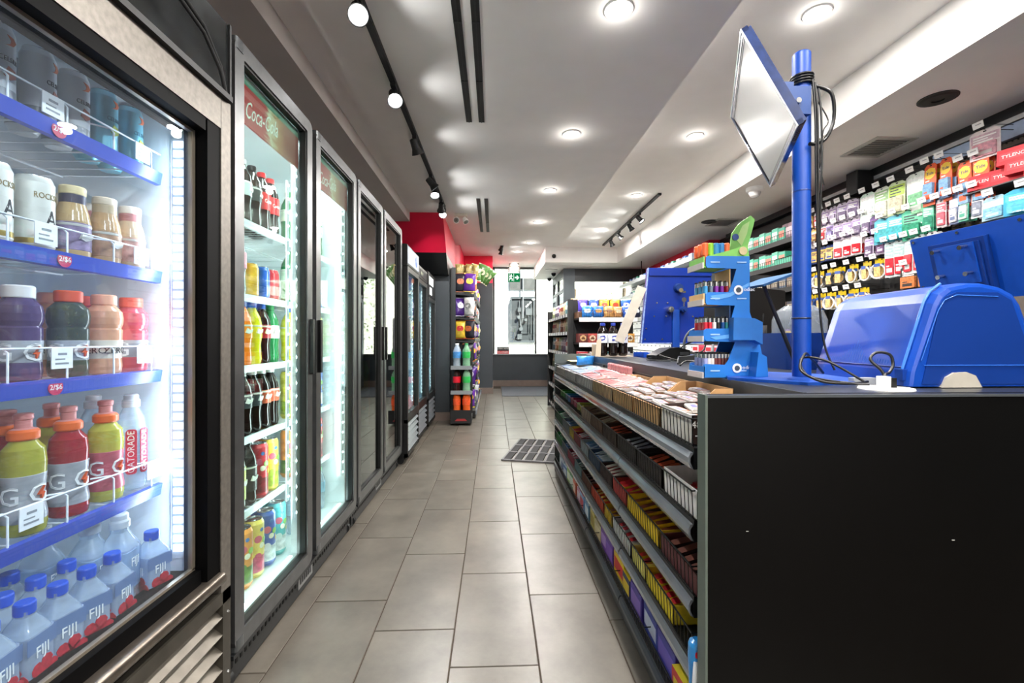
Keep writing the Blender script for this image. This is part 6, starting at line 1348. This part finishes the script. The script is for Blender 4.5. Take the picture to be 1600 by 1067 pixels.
# ================================================================== white drawer wall behind the counter, far right
dw = thing('tobacco_cabinet', 'tall cabinet of white closed drawers and price strips along the far red wall', 'cabinet', (0, 0, 0))
ob('carcass', M().box(2.74, 3.04, 5.6, 8.9, .6, 2.22), mat('5A5E60', .5), dw)
DWM = M().box(-.012, 0, -.095, .095, -.058, .058).mesh('drawer_front', mat('E4E6E6', .35)); DTM = M().box(-.0015, 0, -.03, .03, -.012, .012).mesh('drawer_label', mat('7F868A', .5))
for r in range(11):
    for c in range(16):
        o = ob('drawer_front', DWM, None, dw, (2.74, 5.72+.2*c, .70+.135*r))
        ob('drawer_label', DTM, None, o, (-.012, 0, .03))
for z in (1.62, 1.90, 2.14):
    ob('wire_shelf', M().box(2.50, 2.74, 5.6, 8.9, z-.012, z).box(2.49, 2.50, 5.6, 8.9, z-.03, z+.03), mat('B8BCBE', .4, .4), dw)
for zi, z in enumerate((1.90, 2.14)):
    for i in range(14):
        c, d = (('3A8A70', 'green'), ('8A94A8', 'grey blue'), ('4A6AA8', 'blue'), ('C8CCD0', 'white'))[(i+zi) % 4]
        place('pk'+d, carton('tobacco_pack', .10, .08, .09, c, 'D8DCDE', cat='pack'), (2.60, 5.8+.2*i, z+.001), (0, 0, -pi/2), '%s small pack on the %s wire shelf over the white drawers, %s along' % (d, ('lower', 'upper')[zi], ORD[i]), 'pack', 'packs over the white drawers')
# papers and boxes low behind the counter
for i in range(7):
    c, d = (('E8D8DC', 'pink-white'), ('D8DCE4', 'white'), ('C8506A', 'rose'))[i % 3]
    place('lowbox'+d, carton('small_box', .12, .10, .07, c, 'C8323C', cat='box'), (2.06, 3.6+.14*i, .985), (0, 0, -pi/2), '%s small box at the back of the counter beyond the blue screen, %s along' % (d, ORD[i]), 'box', 'small boxes at the back of the counter')
tag(ob('back_ledge', M().box(1.98, 2.2, 3.4, 4.9, 0, .984), BLACKM), 'low black ledge behind the blue screen carrying small boxes', 'ledge')

# ================================================================== right wall: shelves of teal boxes and hanging goods
ts = thing('medicine_shelving', 'black wall shelves of teal medicine boxes behind the tall blue pole', 'shelf', (0, 0, 0))
ob('back_panel', M().box(3.15, 3.19, 4.15, 5.6, .9, 2.42), BLACKM, ts)
TZ = (1.86, 2.10)
for z in TZ + (1.62, 1.38):
    ob('shelf', M().box(2.86, 3.15, 4.18, 5.05, z-.015, z).box(2.85, 2.86, 4.18, 5.05, z-.045, z+.004), BLACKM, ts)
    w = M()
    for k in range(24): y = 4.2+.035*k; w.cyl((2.855, y, z), (2.852, y, z+.06), .0016, 4)
    w.tube([(2.852, 4.2, z+.06), (2.852, 5.04, z+.06)], .0028, 5); ob('wire_front', w, BLACKM, ts)
    ob('end_bracket', M().prism([(2.86, z), (3.15, z), (3.15, z-.06), (2.86, z-.02)], 4.17, 4.18, 'y'), BLACKM, ts)
for zi, z in enumerate(TZ):
    for i in range(6):
        place('teal%d' % (i % 2), carton('medicine_box', .10, .12, .14 if i % 2 else .125, ('3FA88C', '57B79C')[i % 2], ('D8806A', 'E0E8E0')[i % 2], cat='medicine box'), (2.93, 4.40+.11*i, z+.002), (0, 0, -pi/2+random.uniform(-.08, .08)), 'teal medicine box on the %s wall shelf, %s from the pole' % (('lower', 'upper')[zi], ORD[i]), 'medicine box', 'teal boxes on the %s wall shelf' % ('lower', 'upper')[zi])
place('tealtray', tray('5FB79A', .30, .18, .06, .08), (2.858, 4.50, TZ[0]+.002), (0, 0, -pi/2), 'open pale teal tray at the near end of the lower medicine shelf', 'box', 'open trays')
for i in range(3): place('mauve', carton('medicine_box', .09, .10, .15, '8A6A78', 'C8B0B8', cat='medicine box'), (2.93, 4.22+.07*i, TZ[1]+.002), (0, 0, -pi/2), 'dusky mauve box at the near end of the upper medicine shelf, %s' % ORD[i], 'medicine box', 'mauve boxes on the upper shelf')
for zi, z in enumerate((1.38, 1.62)):
    for i in range(6):
        c, d = (('3A3C44', 'charcoal'), ('6A5A50', 'brown'), ('4A5A70', 'slate'))[(i+zi) % 3]
        place('dk'+d, carton('small_box', .11, .10, .10, c, '9A9080', cat='box'), (2.93, 4.28+.125*i, z+.002), (0, 0, -pi/2), '%s box on the %s dark wall shelf, %s from the pole' % (d, ('lowest', 'second lowest')[zi], ORD[i]), 'box', 'dark boxes on the low wall shelves')
# backing panels of the hanging display
pg = thing('pegboard', 'dark perforated wall panel holding rows of hanging goods on hooks', 'panel', (0, 0, 0))
ob('panel', M().box(3.165, 3.185, 3.02, 4.18, .95, 2.42), BLACKM, pg)
ob('panel', M().box(3.165, 3.185, 1.9, 3.0, .95, 2.33), mat('5A5048', .6, 0, .1, 10), pg)
hm = M()
for a in range(34):
    for b in range(16): y, z = 1.95+.031*a, 1.86+.031*b; hm.box(3.162, 3.1655, y-.004, y+.004, z-.004, z+.004)
tag(ob('peg_holes', hm, mat('15110E', .8), pg), kind='stuff')
for z in (2.29, 2.16, 2.03, 1.85, 1.66): ob('cross_bar', M().box(3.14, 3.165, 1.9, 4.18, z-.012, z), mat('1C1C1E', .4, .4), pg)
ob('header_strip', M().box(3.13, 3.165, 1.9, 3.1, 2.335, 2.42), mat('A9BEDC', .3), pg)  # pale blue puts reflected daylight into the strip's colour
ob('header_strip', M().box(3.13, 3.19, 1.9, 4.18, 2.43, 2.46), mat('C8CACC', .4, .5), pg)
def hook():
    t = thing('peg_hook', 'x', 'hook')
    ob('rod', M().tube([(.24, 0, -.02), (0, 0, -.02), (-.012, 0, -.012)], .0025, 5).tube([(.24, 0, .012), (-.005, 0, .012)], .002, 5), mat('1A1A1C', .35, .5), t)
    ob('price_tag', M().box(-.018, -.014, -.030, .030, -.012, .026, 0, Matrix.Rotation(rad(-14), 4, 'Y')), mat('EDEDEB', .5), t)
    ob('tag_print', M().box(-.0195, -.018, -.02, .012, .008, .013, 0, Matrix.Rotation(rad(-14), 4, 'Y')), mat('9A9A9C', .5), t)
    return t
def hash2(c): return int(c, 16) >> 3
def card(w, h, c, c2, prod=None, s=None, th=.012):
    """carded item hanging from a hole at its top: origin at the hook, front toward -y"""
    def b():
        t = thing('hanging_pack', 'x', 'pack')
        o = ob('card', M().prism([(-w/2, -h), (w/2, -h), (w/2, -.015), (w*.3, .004), (-w*.3, .004), (-w/2, -.015)], -.001, .001, 'y'), mat(c, .4, 0, .15, 30), t)
        ob('print', M().box(-w*.46, w*.46, -.0016, -.001, -h*.42, -.022), mat(c2, .4, 0, .22, 50), o)
        lw = M()
        for k in range(4): lw.box(-w*.38, w*(.36, .1, .25, -.05)[k], -.0021, -.0016, -.034-h*.085*k-.008, -.034-h*.085*k)
        ob('print_lines', lw, mat(('F4F2F0', '3A3A44')[len(c) % 2 if s else hash2(c) % 2], .5), o)
        bl = ob('blister', M().rbox(-w*.38, w*.38, -th, -.001, -h*.93, -h*.46, .004, 'y', 0, 3), mat(prod or c2, .15, 0, .3, 60, coat=.5), t)
        ob('blister_print', M().box(-w*.26, w*.26, -th-.0006, -th, -h*.86, -h*.74).box(-w*.26, w*.0, -th-.0006, -th, -h*.70, -h*.66), mat(c if c != (prod or c2) else c2, .4), bl)
        ob('hang_hole', M().box(-.008, .008, -.0014, .0014, -.012, -.004), BLACK, o)
        if s == 'Tide': ob('target_mark', M().lathe([(w*.44, 0), (w*.44, .0012), (.001, .0014)], 22, 0, Matrix.Translation((0, -.0022, -h*.22)) @ Matrix.Rotation(pi/2, 4, 'X')), mat('F2C63A', .4), o)
        if s: text(s, min(.03, 1.3*w/len(s)), WHITE if s != 'Tide' else mat('22357A', .4), o, (0, -.0042, -h*.22))
        return t
    return b
def coil(c, n=6):
    def b():
        t = thing('cable_pack', 'x', 'pack')
        ob('hanger', M().box(-.022, .022, -.001, .001, -.035, .006), mat('E8C81E', .4), t)
        m = M(); R = .055
        for k in range(n): m.tube([(R*(.82+.04*k)*cos(a*2*pi/18), -.004-.004*(k % 3), -.09+R*(.82+.04*k)*sin(a*2*pi/18)) for a in range(19)], .0032, 5)
        ob('coil', m, mat(c, .4), t); ob('card', M().box(-.022, .022, -.018, -.014, -.13, -.03), mat('D9B878', .4, 0, .4, 60), t)
        ob('card_print', M().box(-.022, .022, -.0185, -.018, -.055, -.03), mat('3A5AA8', .4), t); return t
    return b
HK = 0
def hang(key, b, y, z, d, n=2, x=2.955, row=''):
    place('hook', hook, (2.925, y, z), (0, 0, 0), 'peg hook with white tag for the %s, %s' % (d, row), 'hook', 'peg hooks on the hanging display')
    for k in range(n):
        place('hp_'+key, b, (x+.035*k, y+random.uniform(-.004, .004), z-.022), (random.uniform(-.05, .05), 0, -pi/2+.2+random.uniform(-.28, .28)), '%s, %s on its hook, %s' % (d, ('frontmost', 'second', 'third', 'fourth')[k], row), 'pack', 'hanging packs, '+row)
r = 'top row'
hang('a1', card(.07, .11, 'D8A850', 'E0C88A', '8A5A30'), 4.12, 2.29, 'small yellow card', 2, row=r)
hang('a2', card(.075, .13, 'E4E0E0', 'C8323C', 'C8323C'), 4.02, 2.29, 'white and red card', 2, row=r)
PUR = card(.085, .15, 'C8BCD0', '9A82B4', '6A5A7A')
for i, y in enumerate((3.92, 3.82, 3.72, 3.61)): hang('pur', PUR, y, 2.29, '%s white and purple card' % ORD[i], 2, row=r)
hang('grn1', card(.14, .25, 'C4DED0', 'E8F0EC', 'DCE8E0'), 3.46, 2.29, 'big pale green clear pouch', 2, row=r)
hang('grn2', card(.13, .24, 'D8E0D0', '9ABF8A', 'E0DCC8'), 3.33, 2.29, 'white pouch with a leaf print', 3, row=r)
hang('lim', card(.12, .24, 'C8D8A8', 'A8C840', 'C8C0A8'), 3.20, 2.29, 'lime topped white pouch', 2, row=r)
hang('grn3', card(.15, .30, 'D4DCD4', 'E4ECE4', '7FBF92'), 3.05, 2.30, 'tall white bag with a green wave', 3, row=r)
TIDE = card(.085, .28, 'DE5420', 'DE5A26', '7FA8D0', 'Tide', .02)
for i, y in enumerate((2.94, 2.84)): hang('tide', TIDE, y, 2.32, '%s orange stain pen card' % ('first', 'second')[i], 2, row=r)
for i, y in enumerate((2.72, 2.63)): hang('tide', TIDE, y, 2.25, '%s lower orange stain pen card' % ('first', 'second')[i], 2, row=r)
hang('pnk', card(.15, .17, 'E0D4D4', 'C8A8B4', 'D89AA8'), 2.60, 2.40, 'pink and white pill card high up', 1, row=r)
r = 'second row'
hang('b1', card(.09, .2, 'E4DADC', 'D8BCC4', 'E8E4E4'), 4.14, 2.155, 'tall whitish card', 2, row=r)
hang('a1', None, 4.05, 2.155, 'small yellow card', 2, row=r); hang('a2', None, 3.95, 2.155, 'white and red card', 2, row=r)
hang('b2', card(.08, .15, 'E8E4EC', '8A6AB0', '5A4A8A'), 3.86, 2.155, 'white and violet card', 2, row=r)
for i, y in enumerate((3.76, 3.66, 3.56, 3.47)): hang('pur', PUR, y, 2.13, '%s white and purple card' % ORD[i], 2, row=r)
hang('dpur', card(.10, .14, '5A3A7A', '7A4A94', '3A2A4A'), 3.37, 2.09, 'dark purple card', 2, row=r)
LIS = card(.14, .19, '3FA8C0', '57C0C8', '4FB0B8', 'LISTERINE', .03)
for i, y in enumerate((3.30, 3.19, 3.08)): hang('lis' if i < 2 else 'lisg', LIS if i < 2 else card(.13, .21, '3FB08A', '6FC8A4', '3A9A78', None, .03), y, 2.05, '%s mouthwash pack' % ('first aqua', 'second aqua', 'sea green')[i], 2, row=r)
hang('sgr', card(.06, .19, '4AB890', '8AD8B8', '3A8A70'), 2.96, 2.06, 'narrow green card', 2, row=r)
for i, (c, c2, d, y) in enumerate((('D8D0D4', 'D85A6A', 'white and pink brush card', 2.87), ('5A6A90', 'D8D8E0', 'grey blue card', 2.79), ('3A9A80', 'D8E8E0', 'teal brush card', 2.72), ('E4E4E8', '8A90A0', 'white stick card', 2.64))): hang('br%d' % i, card(.06, .18, c, c2), y, 2.06, d, 2, row=r)
TYL = carton('pill_box', .16, .05, .09, 'C8202E', 'D83A44', 'TYLENOL', cat='medicine box')
def tylhang():
    t = TYL(); return t
for i, (y, z) in enumerate(((2.60, 2.02), (2.50, 2.02), (2.40, 2.05), (2.32, 2.02), (2.44, 2.115))): place('tyl', tylhang, (2.96+.02*(i % 2), y, z), (rad(-6), 0, -pi/2+.25), 'red pill box with white letters clipped among the hooks, %s from the stain pens' % ORD[i], 'medicine box', 'red pill boxes')
tag(ob('box_shelf', M().box(2.92, 3.16, 2.1, 2.70, 2.008, 2.015), mat('2A2A2C', .4)), 'thin dark shelf under the red pill boxes', 'shelf')
hang('ltb', card(.14, .13, 'A8D0E4', 'E0EEF4', '7FB8D8'), 2.55, 1.98, 'light blue pack', 2, row=r); hang('cyn', card(.2, .14, '2FA8D0', '58C0DC', '4AB0D4', None, .03), 2.38, 1.98, 'bright cyan pack', 2, row=r)
r = 'third row'
NAV = card(.075, .13, '24408A', 'E0B44A', 'D8B870')
for i, y in enumerate((4.14, 4.05, 3.95, 3.86)): hang('nav', NAV, y, 1.965, '%s navy card with a yellow top' % ORD[i], 2, row=r)
for i, y in enumerate((3.76, 3.66, 3.57)): hang('wr', card(.08, .16, 'E4E0E2', 'E8D8DC', 'C8222E'), y, 1.99, '%s white and red card' % ORD[i], 2, row=r)
for i, y in enumerate((3.44, 3.34)): hang('pur', PUR, y, 1.94, '%s white and purple card' % ORD[i], 2, row=r)
BRU = card(.075, .26, 'C8D4D4', 'A8C4C4', 'D8323E')
for i, y in enumerate((3.26, 3.18, 3.10, 3.02)): hang('bru', BRU, y, 1.86, '%s toothbrush card, grey over red' % ORD[i], 2, row=r)
hang('wht', card(.08, .17, 'DCDCDC', 'E8E8E8', 'C8C8CC'), 2.93, 1.86, 'plain white card', 2, row=r)
r = 'fourth row'
CW2 = coil('E0E0DE'); CB2 = coil('2A2A2C')
for i, (y, k) in enumerate(((4.12, 'w'), (4.0, 'w'), (3.86, 'b'), (3.76, 'b'), (3.62, 'w'), (3.48, 'w'), (3.36, 'w'))): hang('coil'+k, CW2 if k == 'w' else CB2, y, 1.75, '%s coiled %s charging cable' % (ORD[i], 'white' if k == 'w' else 'black'), 2, row=r)
DUR = card(.14, .17, '2A2422', '1A1614', 'C87A4A', 'DURACELL', .02)
for i, y in enumerate((3.10, 2.96)): hang('dur', DUR, y, 1.66, '%s copper and black battery card' % ('first', 'second')[i], 2, row=r)
r = 'lowest row'
for i, (y, k) in enumerate(((4.10, 'n'), (3.98, 'n'), (3.86, 'w'), (3.74, 'w'))): hang('coil'+k, coil('2A4A8A') if k == 'n' else CW2, y, 1.545, '%s coiled %s charging cable' % (ORD[i], 'navy' if k == 'n' else 'white'), 2, row=r)
for y in (3.62, 3.5): hang('coilw', CW2, y, 1.545, 'coiled white charging cable %s' % ('near the screen' if y < 3.55 else 'before the last'), 2, row=r)
